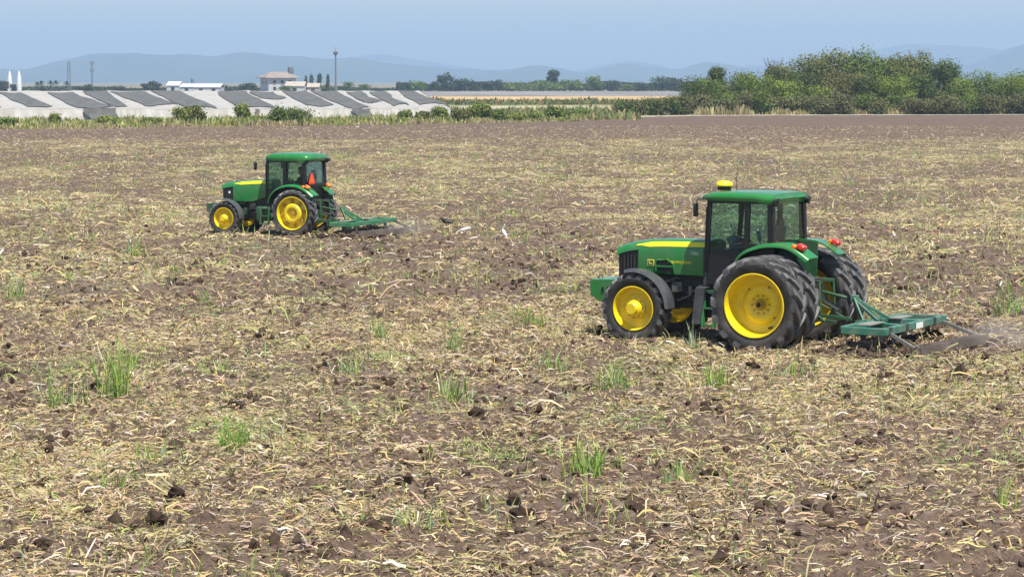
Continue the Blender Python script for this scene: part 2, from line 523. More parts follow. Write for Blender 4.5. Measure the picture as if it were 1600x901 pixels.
def scatter(rng, n, r0, r1, power, half=0.235):
    """random field points, thinning out with distance"""
    u = rng.random(n)
    r = (r0 ** power + u * (r1 ** power - r0 ** power)) ** (1 / power)
    t = (rng.random(n) * 2 - 1) * half
    return r * np.tan(t), r

def straw_mesh(seed, n, r0, r1, power, lmul, wmul, upright=0.09, K=4):
    rng = np.random.default_rng(seed)
    x, y = scatter(rng, n, r0, r1, power)
    keep = rng.random(n) < 0.10 + 0.90 * straw_density(x, y)
    keep &= y < edge_d(800 + F * x / y) - 1
    x, y = x[keep], y[keep]; n = len(x)
    L = rng.lognormal(math.log(0.112), 0.5, n).clip(0.04, 0.6) * lmul
    W = rng.lognormal(math.log(0.0130), 0.42, n).clip(0.006, 0.045) * wmul
    long = rng.random(n) < 0.02
    L[long] *= 2.3; W[long] *= 1.4
    L = np.minimum(L, 0.85); W = np.minimum(W, 0.075)
    a = rng.normal(0, 0.9, n) + np.where(rng.random(n) < 0.5, 0, PI)
    tilt = rng.normal(0.05, 0.16, n)
    up = rng.random(n) < upright
    tilt[up] = rng.uniform(0.7, 1.45, up.sum()); L[up] *= 0.85
    dx, dy, dz = np.cos(a) * np.cos(tilt), np.sin(a) * np.cos(tilt), np.sin(tilt)
    roll = rng.normal(0, 0.7, n)
    px, py = -np.sin(a), np.cos(a)
    wx, wy, wz = px * np.cos(roll), py * np.cos(roll), np.sin(roll)
    up_ = up[:, None]
    z0 = soil_z(x, y) + rng.uniform(0.004, 0.035, n)
    bend = np.abs(rng.normal(0, 0.17, n)) * L
    side = rng.normal(0, 0.16, n) * L
    ess = rng.normal(0, 0.10, n) * L
    P = np.zeros((n, K, 2, 3))
    ts = np.linspace(-0.5, 0.5, K)
    for k, t in enumerate(ts):
        q = 1 - 4 * t * t; sw = side * q + ess * math.sin(2 * PI * t)
        c = np.stack([x + dx * L * t + px * sw, y + dy * L * t + py * sw, z0 + np.where(up, dz * L * (t + 0.5), dz * L * t + bend * q)], -1)
        droop = np.where(up, bend * 1.6 * (t + 0.5) ** 2, 0)
        c[:, 0] += np.cos(a) * droop; c[:, 2] -= droop * 0.5
        ww = W * (1.0, 0.7)[k in (0, K - 1)]
        o = np.stack([wx * ww, wy * ww, wz * ww], -1) * 0.5
        P[:, k, 0] = c - o; P[:, k, 1] = c + o
    for k in (0, K - 1):                          # ends follow the clods they lie on
        ze = soil_z(P[:, k, 0, 0], P[:, k, 0, 1]) + 0.004
        lift = np.maximum(0, ze - P[:, k, :, 2].min(1))
        P[:, k, :, 2] += lift[:, None]
    c = PAL[rng.choice(len(PAL), n, p=PALP)] * rng.uniform(0.5, 1.3, n)[:, None]
    gp_ = fbm(x / 2.2, y / 3.2, 91, 2)            # patches that are still green
    g = np.clip((gp_ - 0.62) * 5, 0, 1) * (rng.random(n) < 0.50)
    c = c * (1 - g[:, None]) + np.array((.24, .33, .11)) * rng.uniform(.7, 1.3, n)[:, None] * g[:, None]
    return quad_mesh('straw_residue', P, M_straw, c)
tag(link('straw_residue', straw_mesh(5, 200000, 23, 62, 1.35, 1.0, 1.0)), kind='stuff')
tag(link('straw_residue', straw_mesh(6, 215000, 58, 300, 1.15, 1.7, 2.0, 0.10, 3)), kind='stuff')

def clod_mesh(seed, n, r0, r1, smin, smax, m=None, cut=None):
    rng = np.random.default_rng(seed)
    bm = bmesh.new(); bmesh.ops.create_icosphere(bm, subdivisions=1, radius=1)
    bv = np.array([v.co[:] for v in bm.verts]); bf = np.array([[v.index for v in f.verts] for f in bm.faces]); bm.free()
    x, y = scatter(rng, n, r0, r1, 1.5)
    keep = rng.random(n) < 0.35 + 0.65 * (fbm(x / 3.5, y / 6.0, 77, 2) > 0.5)
    if cut: keep = rng.random(n) < np.clip((fbm(x / 1.1, y / 1.5, 177, 3) - cut) * 7, 0, 1)
    x, y = x[keep], y[keep]; n = len(x)
    s = (smin + (smax - smin) * rng.random(n) ** 3)
    V = bv[None] * (1 + rng.normal(0, 0.24, (n, len(bv), 1))) * s[:, None, None] * rng.uniform(0.6, 1.2, (n, 1, 3))
    V[:, :, 0] += x[:, None]; V[:, :, 1] += y[:, None]; V[:, :, 2] += (soil_z(x, y) + s * 0.2)[:, None]
    Fc = (bf[None] + (np.arange(n) * len(bv))[:, None, None]).reshape(-1, 3)
    me = bpy.data.meshes.new('soil_clods')
    me.from_pydata(V.reshape(-1, 3), [], Fc)
    me.materials.append(m or M_clod); me.update()
    return me
tag(link('soil_clods', clod_mesh(8, 17000, 23, 95, 0.016, 0.075)), kind='stuff')

M_mid_clod = mat('mid_clod_soil', (0.060, 0.041, 0.030), 0.95, noise=0.3, nscale=7, bump=0.8, spec=0.1)  # clustered clods, a tone darker than the scattered ones
tag(link('soil_clods', clod_mesh(9, 26000, 23, 80, 0.03, 0.11, M_mid_clod, 0.615)), kind='stuff')
def clod(px, py, size, label):
    d = dist(py); p = gp(px, d)
    bm = bmesh.new(); bmesh.ops.create_icosphere(bm, subdivisions=3, radius=size)
    rr = random.Random(px)
    ox = rr.random() * 50
    for v in bm.verts:
        c = v.co * (2.3 / size)
        n = float(fbm(np.array([c.x + ox + c.z * 0.7]), np.array([c.y - c.z * 0.6 + ox]), 5, 3)[0])
        v.co *= 0.25 + 1.45 * n
        v.co.z *= 0.75
    me = bpy.data.meshes.new('dirt_clod'); bm.to_mesh(me); bm.free(); me.materials.append(M_dark_clod)
    o = link('dirt_clod', me, loc=(p.x, p.y, soil_h(p.x, p.y) + size * 0.25))
    o.rotation_euler = (0, 0, rr.random() * 6)
    tag(o, label, 'dirt clod', 'big dirt clods on the field')
clod(237, 822, 0.15, 'upright dark clod of earth near the bottom left corner of the field')
clod(272, 786, 0.13, 'flat dark clod above and right of the upright bottom left clod')
clod(1178, 580, 0.13, 'dark clod beside the grass tuft below the dual rear wheels')
clod(815, 812, 0.15, 'large dark clod at the bottom middle of the field')
clod(930, 527, 0.12, 'dark clod just in front of the near tractor front wheel')
clod(745, 652, 0.13, 'brown clod below the grass tuft in the middle of the field')
clod(1112, 745, 0.12, 'brown clod in front of the low yellow green tuft')
clod(62, 862, 0.13, 'dark clod lowest in the left corner of the field')

def grass_tuft(px, py, h, spread, n, label, hue=0.5):
    d = dist(py); p = gp(px, d); rng = np.random.default_rng(int(px * 7 + py)); h *= 1.45; n = int(n * 1.0); spread *= 1.05
    bx = rng.normal(0, spread, n); by = rng.normal(0, spread, n)
    bz = soil_z(bx + p.x, by + p.y) - soil_h(p.x, p.y) - 0.01
    a = rng.uniform(0, 2 * PI, n); lean = np.abs(rng.normal(0.24, 0.30, n))
    H = h * rng.uniform(0.35, 1.05, n); W = rng.uniform(0.010, 0.030, n)
    P = np.zeros((n, 4, 2, 3))
    fa = rng.uniform(0, PI, n)
    for k, t in enumerate((0, .4, .75, 1)):
        rad = H * np.sin(lean * (0.6 + 0.9 * t)) * t
        zz = H * np.cos(lean * (0.6 + 0.9 * t)) * t
        c = np.stack([bx + np.cos(a) * rad, by + np.sin(a) * rad, bz + zz], -1)
        w = W * (1.0, 0.95, 0.65, 0.08)[k]
        o = np.stack([np.cos(fa) * w, np.sin(fa) * w, 0 * w], -1) * 0.5
        P[:, k, 0] = c - o; P[:, k, 1] = c + o
    g1 = np.array((.22, .36, .07)); g2 = np.array((.42, .47, .12)); g3 = np.array((.56, .50, .28)); g4 = np.array((.33, .43, .27))
    q = rng.random(n)
    c = np.where((q < hue)[:, None], g1, np.where((q < hue + 0.25)[:, None], g2, np.where((q < hue + .38)[:, None], g3, g4)))
    c = c * rng.uniform(.75, 1.25, n)[:, None]
    o = link('grass_tuft', quad_mesh('grass_tuft', P, M_blade, c), loc=(p.x, p.y, soil_h(p.x, p.y)))
    tag(o, label, 'grass tuft', 'green grass tufts growing in the field')
for t in [
    (180, 622, .85, .12, 95, 'tallest green grass tuft, on the left side of the field', .6),
    (100, 632, .42, .20, 70, 'wide low grass tuft just left of the tallest tuft', .3),
    (362, 708, .42, .10, 80, 'narrow bright green tuft standing alone right of and below the tallest tuft', .7),
    (180, 768, .32, .15, 50, 'sparse grey green tuft below the tallest tuft', .4),
    (590, 530, .42, .09, 70, 'grey green tuft in line with the far tractor harrow and the near hood', .35),
    (712, 548, .40, .11, 60, 'pale green tuft in front of the near tractor, first left of it at wheel level', .35),
    (830, 512, .38, .14, 75, 'green tuft ahead of the near tractor front weight', .5),
    (706, 625, .40, .12, 80, 'green tuft in the middle of the field with a brown clod below it', .45),
    (550, 585, .34, .20, 60, 'yellow green spreading tuft in the middle of the field', .3),
    (868, 580, .36, .18, 70, 'loose tuft ahead of and below the near front wheel', .4),
    (956, 612, .42, .13, 110, 'bluish green tuft below the near front wheel', .4),
    (918, 740, .34, .15, 110, 'dense dark green tuft low in the middle of the field', .6),
    (1122, 606, .38, .10, 70, 'upright green tuft below the near rear wheels', .45),
    (1062, 758, .28, .14, 50, 'low yellow green tuft right of the dense dark tuft', .3),
    (1030, 720, .20, .08, 30, 'small blue green tuft between the dense dark tuft and the low yellow one', .4),
    (1578, 492, .62, .22, 90, 'tall yellow green tuft behind the drag beam at the right edge', .35),
    (1578, 800, .36, .08, 26, 'thin dark tuft near the bottom right corner', .6),
    (208, 398, .60, .12, 60, 'upright green tuft ahead of the far tractor front wheel', .5),
    (240, 728, .26, .15, 40, 'short pale tuft between the tallest tuft and the bottom left clods', .3),
    (25, 470, .55, .15, 50, 'pale green tuft at the left edge of the field', .4),
    (342, 590, .30, .14, 45, 'small yellow green tuft right of the tallest tuft', .4),
    (640, 830, .24, .18, 50, 'grey green tuft at the bottom middle of the field', .35),
    (1240, 590, .25, .12, 36, 'short green tuft below the near harrow', .4),
    (1440, 478, .36, .10, 30, 'dry stalky tuft behind the near harrow frame', .15),
    (322, 478, .30, .13, 36, 'small green tuft below the far tractor front wheel', .4),
    (1085, 545, .42, .05, 12, 'dry upright stalks standing between the near front and rear wheels', .0),
]:
    grass_tuft(*t)

# ---------------------------------------------------------------- tractors
def tyre_mb(R, rr, w, nl):
    mb = MB()
    h = w / 2
    prof = [(rr, -h * .70), (rr + .03, -h * .80), (rr + (R - rr) * .35, -h * .98), (rr + (R - rr) * .62, -h), (R * .895, -h * .95),
            (R * .92, -h * .80), (R * .927, -h * .4), (R * .93, 0), (R * .927, h * .4), (R * .92, h * .80), (R * .895, h * .95), (rr + (R - rr) * .62, h), (rr + (R - rr) * .35, h * .98), (rr + .03, h * .80), (rr, h * .70)]
    mb.lathe(prof, n=56, close=True)
    pitch = 2 * PI / nl
    lw = pitch * 0.23                              # half width of a lug, as an angle
    for side in (-1, 1):
        for k in range(nl):
            t0 = k * pitch + (pitch / 2 if side > 0 else 0)
            secs = []
            for (u, dt, ro, ri) in ((-.02, 0.0, R * 1.0, R * .93), (.45, .34, R * .998, R * .93), (.86, .60, R * .985, R * .92), (1.0, .68, R * .955, R * .88), (1.015, .72, R * .90, R * .84)):
                y = side * u * h
                t = t0 - dt * pitch * 1.15
                f = lw * (1.0 if u < .9 else 1.12)
                ring = []
                for (q, r) in ((-f, ri), (-f * .72, ro), (f * .72, ro), (f, ri)):
                    ring.append((r * math.cos(t + q), y, r * math.sin(t + q)))
                secs.append(ring)
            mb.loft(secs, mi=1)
    return mb

def wheel(parent, x, y, R, rr, w, nl, face, dish, hub, spin=0.0):
    """part: rim disc; sub-parts: tyre, hub, bolt"""
    h = w / 2; s = face
    def A(a): return s * (h - a)          # depth a behind the outer face
    rim = MB()
    prof = [(rr * .99, A(.10)), (rr * 1.03, A(.045)), (rr * 1.035, A(.025)), (rr * 1.0, A(.02)), (rr * .975, A(.05)), (rr * .945, A(.11))]
    d = dish
    prof += [(rr * .93, A(d * .85)), (rr * .90, A(d)), (rr * .66, A(d + .01)), (rr * .60, A(d * .92)), (rr * .40, A(d * .90)), (rr * .34, A(d * .96)), (.04, A(d * .96))]
    rim.lathe(prof, n=56)
    rim.lathe([(rr * .97, A(.09)), (rr * .93, A(h)), (rr * .93, A(w * .8)), (rr * 1.02, A(w * .93))], n=40)
    o = rim.build('wheel', M_yellow, parent, angle=50)
    o.location = (x, y, R - 0.045)
    o.rotation_euler = (0, spin, 0)
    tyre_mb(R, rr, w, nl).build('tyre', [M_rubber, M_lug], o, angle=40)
    hb = MB()
    if hub == 'planetary':
        z = d * .9
        hb.lathe([(rr * .52, A(z)), (rr * .52, A(z - .05)), (rr * .46, A(z - .07)), (rr * .40, A(z - .07)), (rr * .36, A(z - .14)), (rr * .27, A(z - .17)), (rr * .27, A(z - .235)), (rr * .24, A(z - .25)), (0.001, A(z - .25))], n=32)
        hb.build('hub', M_yellow, o)
        for k in range(10):
            t = k * 2 * PI / 10
            b = MB().lathe([(.019, A(z - .045)), (.019, A(z - .095)), (.001, A(z - .1))], n=6).build('bolt', M_dirtyy, o)
            b.location = (rr * .445 * math.cos(t), 0, rr * .445 * math.sin(t))
    elif hub == 'dual':
        z = d * .96
        hb.lathe([(.115, A(z)), (.115, A(z - .03)), (.075, A(z - .035)), (.062, A(z - .12)), (.05, A(z - .12)), (.045, A(z - .02)), (.001, A(z - .02))], n=24)
        hb.build('hub', M_dirtyy, o)
        MB().lathe([(.045, A(z - .03)), (.045, A(z - .10)), (.001, A(z - .105))], n=16).build('axle_end', M_black, o)
        for k in range(10):
            t = k * 2 * PI / 10 + .2
            b = MB().lathe([(.017, A(z - .0)), (.017, A(z - .035)), (.001, A(z - .04))], n=6).build('bolt', M_dirtyy, o)
            b.location = (.18 * math.cos(t), 0, .18 * math.sin(t))
        for t, rad in ((-1.75, .80), (1.1, .62), (2.3, .62), (4.1, .62)):
            m = MB().box((rad * rr * math.cos(t), A(d * .93), rad * rr * math.sin(t)), (.085 if rad > .7 else .03, .012, .035 if rad > .7 else .03)).build('rim_slot', M_black, o)
    elif hub == 'cast':
        z = d * .9
        hb.lathe([(rr * .62, A(z)), (rr * .60, A(z - .10)), (rr * .50, A(z - .145)), (rr * .36, A(z - .145)), (rr * .33, A(z - .05)), (rr * .20, A(z - .04)), (rr * .18, A(z - .09)), (.001, A(z - .09))], n=32)
        hb.build('hub', M_yellow, o)
        MB().lathe([(rr * .17, A(z - .092)), (rr * .15, A(z - .12)), (.001, A(z - .125))], n=16).build('axle_end', M_dirtyy, o)
        for k in range(8):
            t = k * 2 * PI / 8 + .2
            b = MB().box((rr * .76 * math.cos(t), A(d * .82), rr * .76 * math.sin(t)), (.11, .05, .11), rot=(0, -t, 0)).build('rim_lug', M_dirtyy, o, bevel=.01)
    return o
M_dirtyy = mat('soiled_yellow_paint', (0.50, 0.31, 0.010), 0.5, noise=0.25, nscale=6, dirt=((0.12, 0.085, 0.05), 0.6, 5.0))

def text_mesh(body, size, name, m, parent, loc, rot, extrude=0.0015):
    cu = bpy.data.curves.new(name, 'FONT'); cu.body = body; cu.size = size; cu.extrude = extrude; cu.align_x = 'CENTER'; cu.align_y = 'CENTER'
    t = bpy.data.objects.new('lettering_source', cu); COL.objects.link(t)
    dg = bpy.context.evaluated_depsgraph_get()
    me = bpy.data.meshes.new_from_object(t.evaluated_get(dg))
    bpy.data.objects.remove(t); bpy.data.curves.remove(cu)
    me.materials.clear(); me.materials.append(m)
    o = link(name, me, parent, loc); o.rotation_euler = rot
    return o

def tractor(p, loc, rz, label):
    T = empty('tractor', loc, rz, label, 'tractor', 'green tractors working the field')
    far = p['far']
    R, rr, w = p['R'], p['rr'], p['w']
    Rf, rrf, wf, wb = p['Rf'], p['rrf'], p['wf'], p['wb']
    # ---- wheels
    for s in (1, -1):
        if far:
            wheel(T, 0, s * p['yr'][0], R, rr, w, 19, s, .20, 'cast', 0.2 + s * .15)
        else:
            wheel(T, 0, s * p['yr'][1], R, rr, w, 16, s, .39, 'dual', 0.15 + s * .1)
            wheel(T, 0, s * p['yr'][0], R, rr, w, 16, s, .12, 'none', 0.05 - s * .1)
        wheel(T, wb, s * p['yf'], Rf, rrf, wf, 18, s, .20, 'planetary', s * .2)
    zr = R - .045; zf = Rf - .045
    ax = MB(); yo = p['yr'][-1] - .1
    ax.tube([(0, -yo, zr), (0, -.5, zr)], .075, 12); ax.tube([(0, yo, zr), (0, .5, zr)], .075, 12)
    ax.tube([(0, -.62, zr), (0, -.25, zr)], [.13, .22], 14); ax.tube([(0, .62, zr), (0, .25, zr)], [.13, .22], 14)
    ax.build('rear_axle', M_dgreen, T)
    fx = MB(); yfo = p['yf'] - .14
    fx.loft([[(wb - a, y, zf + b * hh) for a, b in ((-.11, -1), (.11, -1), (.11, 1), (-.11, 1))] for y, hh in ((-yfo, .08), (-.3, .10), (0, .15), (.3, .10), (yfo, .08))])
    for s in (1, -1):
        fx.tube([(wb, s * yfo, zf - .16), (wb, s * yfo, zf + .16)], .10, 12)
        fx.tube([(wb - .17, s * .12, zf), (wb - .17, s * (yfo), zf)], .028, 8)
    fx.build('front_axle', M_dgreen, T, bevel=.01)
    # ---- chassis: engine, gearbox, driveline
    hx0, hx1 = p['hx0'], p['hx1']                      # back and front of the hood
    zb = p['hood_zb']
    en = MB()
    en.box(((wb + .2 + hx0 - .2) / 2, 0, (zf + zb) / 2 + .02), (wb + .2 - hx0 + .2, .52, zb - zf + .10))
    en.box(((hx0 - .1 - .3) / 2, 0, zr + .0), (hx0 + .3, .56, .55))
    en.build('engine_block', M_dark, T, bevel=.03)
    gb = MB(); gb.box((.05, 0, zr + .05), (.75, .60, .72)); gb.box((-.42, 0, zr - .12), (.2, .44, .42)); gb.tube([(-.5, 0, zr - .25), (-.6, 0, zr - .25)], .05, 10)
    gb.build('gearbox', M_dgreen, T, bevel=.03)
    ep = MB(); rnd = random.Random(4)
    for k in range(9):
        x = hx0 + .05 + k * (wb - .35 - hx0) / 9
        z = rnd.uniform(zf + .15, zb - .05)
        ep.tube([(x, .27, z), (x + .06, .33, z + .03), (x + .22, .34, z - .05), (x + .3, .27, z - .02)], .018, 6)
    ep.tube([(hx0 + .2, .33, zb - .18), (hx0 + .2, .33, zb - .42)], .065, 12)
    ep.tube([(hx0 + .45, .32, zb - .22), (hx0 + .45, .32, zb - .40)], .05, 12)
    ep.box((hx0 + .75, .31, zb - .25), (.22, .10, .2)); ep.box((hx0 + .05, .36, zb - .10), (.15, .12, .18))
    ep.build('engine_pipework', M_steel if not far else M_dark, T, bevel=.006)
    fr = MB()
    for s in (1, -1): fr.box(((wb + hx1) / 2 - .15, s * .26, zf + .22), (hx1 - wb + .75, .06, .24))
    fr.build('front_frame', M_dgreen, T, bevel=.01)
    # ---- hood
    def hood(x):
        u = min(1, max(0, (x - hx0) / (hx1 - hx0)))
        zt = p['hood_zt'](u); hw = p['hood_w'] * (1 - .12 * u * u)
        return [(0, zt), (.45 * hw, zt - .010), (.74 * hw, zt - .035), (.90 * hw, zt - .085), (.97 * hw, zt - .15), (hw, zt - .24)], hw, zt
    gx = p['grille_x']
    secs = []
    N = 14
    for i in range(N + 1):
        x = hx0 + (gx - hx0) * i / N
        h_, hw, zt = hood(x)
        lo = p['hood_low']((x - hx0) / (gx - hx0))
        half = h_ + [(hw, (zt - .24 + lo) / 2), (hw * .985, lo)]
        secs.append([(x, y, z) for y, z in half] + [(x, -y, z) for y, z in half[::-1][:-1]])
    nose = []
    for i in range(6):
        x = gx + (hx1 - gx) * i / 5
        h_, hw, zt = hood(x)
        drop = .045 * (i / 5) ** 3
        hf = h_[:-1] + [(hw * .985, zt - .185)]
        nose.append([(x, y, z - drop) for y, z in hf] + [(x, -y, z - drop) for y, z in hf[::-1][:-1]])
    H = MB()
    H.loft(secs); H.loft(nose)
    hood_o = H.build('hood', M_green, T, angle=45)
    gr = MB()
    h1_, hw1, zt1 = hood(hx1); h0_, hw0, zt0 = hood(gx)
    gzb = p['grille_zb']
    for s in (1,):
        ring = lambda x, hw, zt, zlo: [(x, -hw, zlo), (x, hw, zlo), (x, hw, zt - .175), (x, hw * .8, zt - .10), (x, -hw * .8, zt - .10), (x, -hw, zt - .175)]
        gr.loft([ring(gx - .05, hw0 * .94, zt0, gzb), ring(hx1 - .12, hw1 * .95, zt1, gzb + .0), ring(hx1 - .03, hw1 * .86, zt1, gzb + .04)])
    go = gr.build('grille', M_black, hood_o, bevel=.015)
    for s in (1, -1):
        for k in range(5):
            x = gx + .02 + k * (hx1 - .14 - gx) / 5
            MB().box((x, s * (hw0 * .945), (gzb + zt0 - .26) / 2), (.022, .022, zt0 - .34 - gzb)).build('grille_bar', M_dark, hood_o)
        hl = MB().box((hx1 - .03, s * hw1 * .55, zt1 - .20), (.05, hw1 * .55, .11)).build('headlight', M_lens, hood_o, bevel=.015)
        # yellow stripe lying on the shoulder of the hood
        st = MB(); top = []; 
        M = 16
        for i in range(M + 1):
            x = hx0 + .01 + (p['stripe_x'] - hx0) * i / M
            h_, hw, zt = hood(x)
            k = min(1.0, max(.25, (M - i) / 3.0))
            a = Vector((x, .80 * hw, zt - .053)); b = Vector((x, .97 * hw, zt - .152))
            mid = Vector((x, .905 * hw, zt - .087))
            off = Vector((0, .006, .005))
            c = (a + b) / 2
            row = [(mid + (a - mid) * k) + off, mid + off * 1.25, (mid + (b - mid) * k) + off]
            top.append([(q.x, s * q.y, q.z) for q in row])
        st.loft(top, cap=False, closed=False)
        st.build('hood_stripe', M_stripe, hood_o)
    # ---- front weights
    fw = p['weight']
    wt = MB()
    z0, z1 = fw['z']; x0, x1 = fw['x']
    wt.prism([(x0, z0), (x1 - .30 * (x1 - x0), z0), (x1, z0 + .28 * (z1 - z0)), (x1, z1), (x0, z1 + .03)], -fw['hw'], fw['hw'])
    wo = wt.build('front_weight', M_green if not far else M_dgreen, T, bevel=.018)
    if not far:
        for k in range(3):
            MB().box((x0 + .18 + k * .12, fw['hw'] + .008, (z0 + z1) / 2 + .02), (.05, .016, .12)).build('bracket_slot', M_black, wo, bevel=.006)
        MB().tube([(x1 - .06, 0, z1), (x1 - .06, 0, z1 + .07), (x1 - .06, .12, z1 + .07), (x1 - .06, .12, z1)], .014, 6).build('lifting_eye', M_steel, wo)
    # ---- front mudguards
    for s in (1, -1):
        mg = MB(); secs = []
        for k in range(15):
            t = math.radians(p['mud'][0] + (p['mud'][1] - p['mud'][0]) * k / 14)
            r = Rf + p['mud'][2]
            cx, cz = wb + r * math.cos(t), zf + r * math.sin(t)
            nx, nz = math.cos(t), math.sin(t)
            yi, yo_ = s * (p['yf'] - wf * .42), s * (p['yf'] + wf * .56)
            ring = [(cx - nx * .035, yi, cz - nz * .035), (cx, (yi + yo_) / 2 - s * .1, cz), (cx + nx * .012, (yi + yo_) / 2 + s * .06, cz + nz * .012), (cx, yo_ - s * .03, cz), (cx - nx * .055, yo_, cz - nz * .055),
                    (cx - nx * .055, yo_ - s * .012, cz - nz * .055), (cx - nx * .014, yo_ - s * .04, cz - nz * .014), (cx - nx * .014, (yi + yo_) / 2, cz - nz * .014), (cx - nx * .049, yi, cz - nz * .049)]
            secs.append(ring)
        mg.loft(secs)
        mo = mg.build('mudguard', M_mud, T)
        MB().tube([(wb - .02, s * (yfo), zf + .12), (wb - .06, s * (yfo - .04), zf + Rf + .0), (wb - .06, s * (p['yf']), zf + Rf + p['mud'][2] - .03)], .02, 6).build('bracket', M_black, mo)
    # ---- cab
    xf, xfl, xB, xC, hw = p['cab_xf'], p['cab_xfl'], p['cab_xb'], p['cab_xc'], p['cab_hw']
    zs, zt, zfl, zro = p['cab_sill'], p['cab_zt'], p['cab_floor'], p['roof_zt']
    cb = MB()
    fxp = p['fend_front']                                        # where the fender meets the door
    low = [(xfl, zfl), (xfl + .0, zs - .25), (xfl - .03, zs - .12), (fxp * .9, zs - .12), (.1, zs - .02), (xC, zs - .02), (xC, zr + .1), (fxp, zr + .1), (fxp + .1, zfl)]
    cb.prism([(xfl - .01, zfl), (xfl - .03, zs - .16), (xB + .1, zs - .10), (xC - .05, zs - .05), (xC - .05, zr + .1), (.5, zr + .1), (.6, zfl)], -hw * .93, hw * .93)
    cab = cb.build('cab', M_black, T, bevel=.02)
    # pillars
    def pillar(a, b, wd, nm='pillar'):
        return MB().beam(a, b, wd * 1.15, wd * 1.15, up=(0, 1, 0)).build(nm, M_black, cab, bevel=.012)
    for s in (1, -1):
        pillar((xf, s * hw, zt), (xfl, s * hw * .90, zfl + .25), .075)
        pillar((xB, s * hw, zt), (xB + .03, s * hw * .99, zs - .12), .085)
        pillar((xC, s * hw * .97, zt), (xC - .02, s * hw * .99, zs - .08), .11)
        pillar((xf, s * hw, zt - .02), (xC, s * hw * .97, zt - .02), .09, 'cab_rail')
        pillar((xB, s * hw * .99, zs - .03), (xC, s * hw * .98, zs - .03), .07, 'cab_rail')
    pillar((xf, -hw, zt - .02), (xf, hw, zt - .02), .08, 'cab_rail')
    pillar((xC, -hw * .97, zt - .02), (xC, hw * .97, zt - .02), .09, 'cab_rail')
    pillar((xC - .04, -hw * .97, zs - .04), (xC - .04, hw * .97, zs - .04), .08, 'cab_rail')
    # panes
    def pane(pts, nm='window_pane'):
        P = [Vector(q) for q in pts]; n = (P[1] - P[0]).cross(P[2] - P[0]).normalized() * .004
        k = len(P)
        m = MB().add([q + n for q in P] + [q - n for q in P], [tuple(range(k)), tuple(range(2 * k - 1, k - 1, -1))] + [(i, k + i, k + (i + 1) % k, (i + 1) % k) for i in range(k)])
        return m.build(nm, M_glass, cab, smooth=False)
    for s in (1, -1):
        zd = zs - .16
        pane([(xf - .04, s * hw * .995, zt - .05), (xB + .04, s * hw * .995, zt - .05), (xB + .05, s * hw * .985, zs - .10), (xfl - .06, s * hw * .95, zd)], 'door_pane')
        pane([(xB - .04, s * hw * .99, zt - .05), (xC + .06, s * hw * .975, zt - .05), (xC + .06, s * hw * .985, zs), (xB - .02, s * hw * .985, zs)], 'window_pane')
        MB().tube([(xB + .10, s * (hw + .005), zs + .02), (xB + .10, s * (hw + .035), zs + .03), (xB + .24, s * (hw + .035), zs + .0), (xB + .24, s * (hw + .0), zs)], .010, 6).build('door_handle', M_dark, cab)
    pane([(xC - .02, -hw * .90, zt - .07), (xC - .02, hw * .90, zt - .07), (xC - .06, hw * .91, zs + .02), (xC - .06, -hw * .91, zs + .02)], 'rear_pane')
    pane([(xf + .02, -hw * .94, zt - .06), (xf + .02, hw * .94, zt - .06), (xfl + .02, hw * .86, zs - .10), (xfl + .02, -hw * .86, zs - .10)], 'windscreen')
    # roof
    rf = MB(); secs = []
    rx0, rx1 = p['roof_x']
    rw = hw + .075
    for (x, zb_, zt_, k) in ((rx1, zt + .03, zt + .07, .78), (rx1 - .05, zt - .01, zro - .06, .93), (rx1 - .22, zt - .02, zro - .012, 1.0), ((rx0 + rx1) / 2 + .1, zt - .02, zro, 1.0), (xC + .28, zt - .03, zro - .005, 1.02), (xC + .10, zt - .075, zro - .01, 1.02), (xC - .06, zt - .07, zro - .03, 1.0), (rx0 + .04, zt - .02, zro - .07, .95), (rx0, zt + .03, zro - .13, .85)):
        a = rw * k; e = (zt_ - zb_)
        secs.append([(x, -a * .97, zb_), (x, -a, zb_ + e * .35), (x, -a * .985, zb_ + e * .68), (x, -a * .90, zt_ - e * .10), (x, -a * .6, zt_), (x, 0, zt_ + .008), (x, a * .6, zt_), (x, a * .90, zt_ - e * .10), (x, a * .985, zb_ + e * .68), (x, a, zb_ + e * .35), (x, a * .97, zb_)])
    rf.loft(secs)
    roof = rf.build('cab_roof', M_green, cab, angle=50)
    # lamps under the roof edge
    for s in (1, -1):
        l = MB().tube([(xC - .03, s * (hw + .01), zt - .03), (xC - .14, s * (hw + .03), zt - .05)], [.045, .075], 14).build('work_lamp', M_black, cab)
        MB().tube([(rx0 + .05, s * hw * .93, zt - .0), (rx0 - .05, s * hw * .95, zt - .01)], [.05, .06], 12).build('work_lamp', M_dark, cab)
        MB().box((rx1 + .0, s * hw * .8, zt + .04), (.04, .18, .06)).build('roof_lamp', M_lens, cab, bevel=.01)
        # mirrors
        m = MB(); mx = p['mirror']
        m.tube([(xf, s * hw, zt + .0), (xf + mx[0], s * (hw + mx[1]), zt + .01), (xf + mx[0] + .02, s * (hw + mx[1] + .03), zt - .10)], .014, 6)
        mo = m.build('mirror_arm', M_black, cab)
        MB().box((xf + mx[0] + .02, s * (hw + mx[1] + .04), zt - .20), (.05, .17, .27)).build('mirror', M_black, cab, bevel=.02)
    # interior
    seat = MB(); sx = p['seat_x']; sz = p['seat_z']
    seat.box((sx, 0, sz), (.48, .50, .14)); seat.box((sx - .26, 0, sz + .36), (.13, .46, .62), rot=(0, -.15, 0)); seat.box((sx, 0, sz - .22), (.34, .36, .36)); seat.box((sx - .32, 0, sz + .72), (.09, .26, .16))
    for s in (1, -1): seat.box((sx - .03, s * .29, sz + .20), (.34, .07, .06))
    seat.build('seat', M_seat, cab, bevel=.04)
    con = MB()
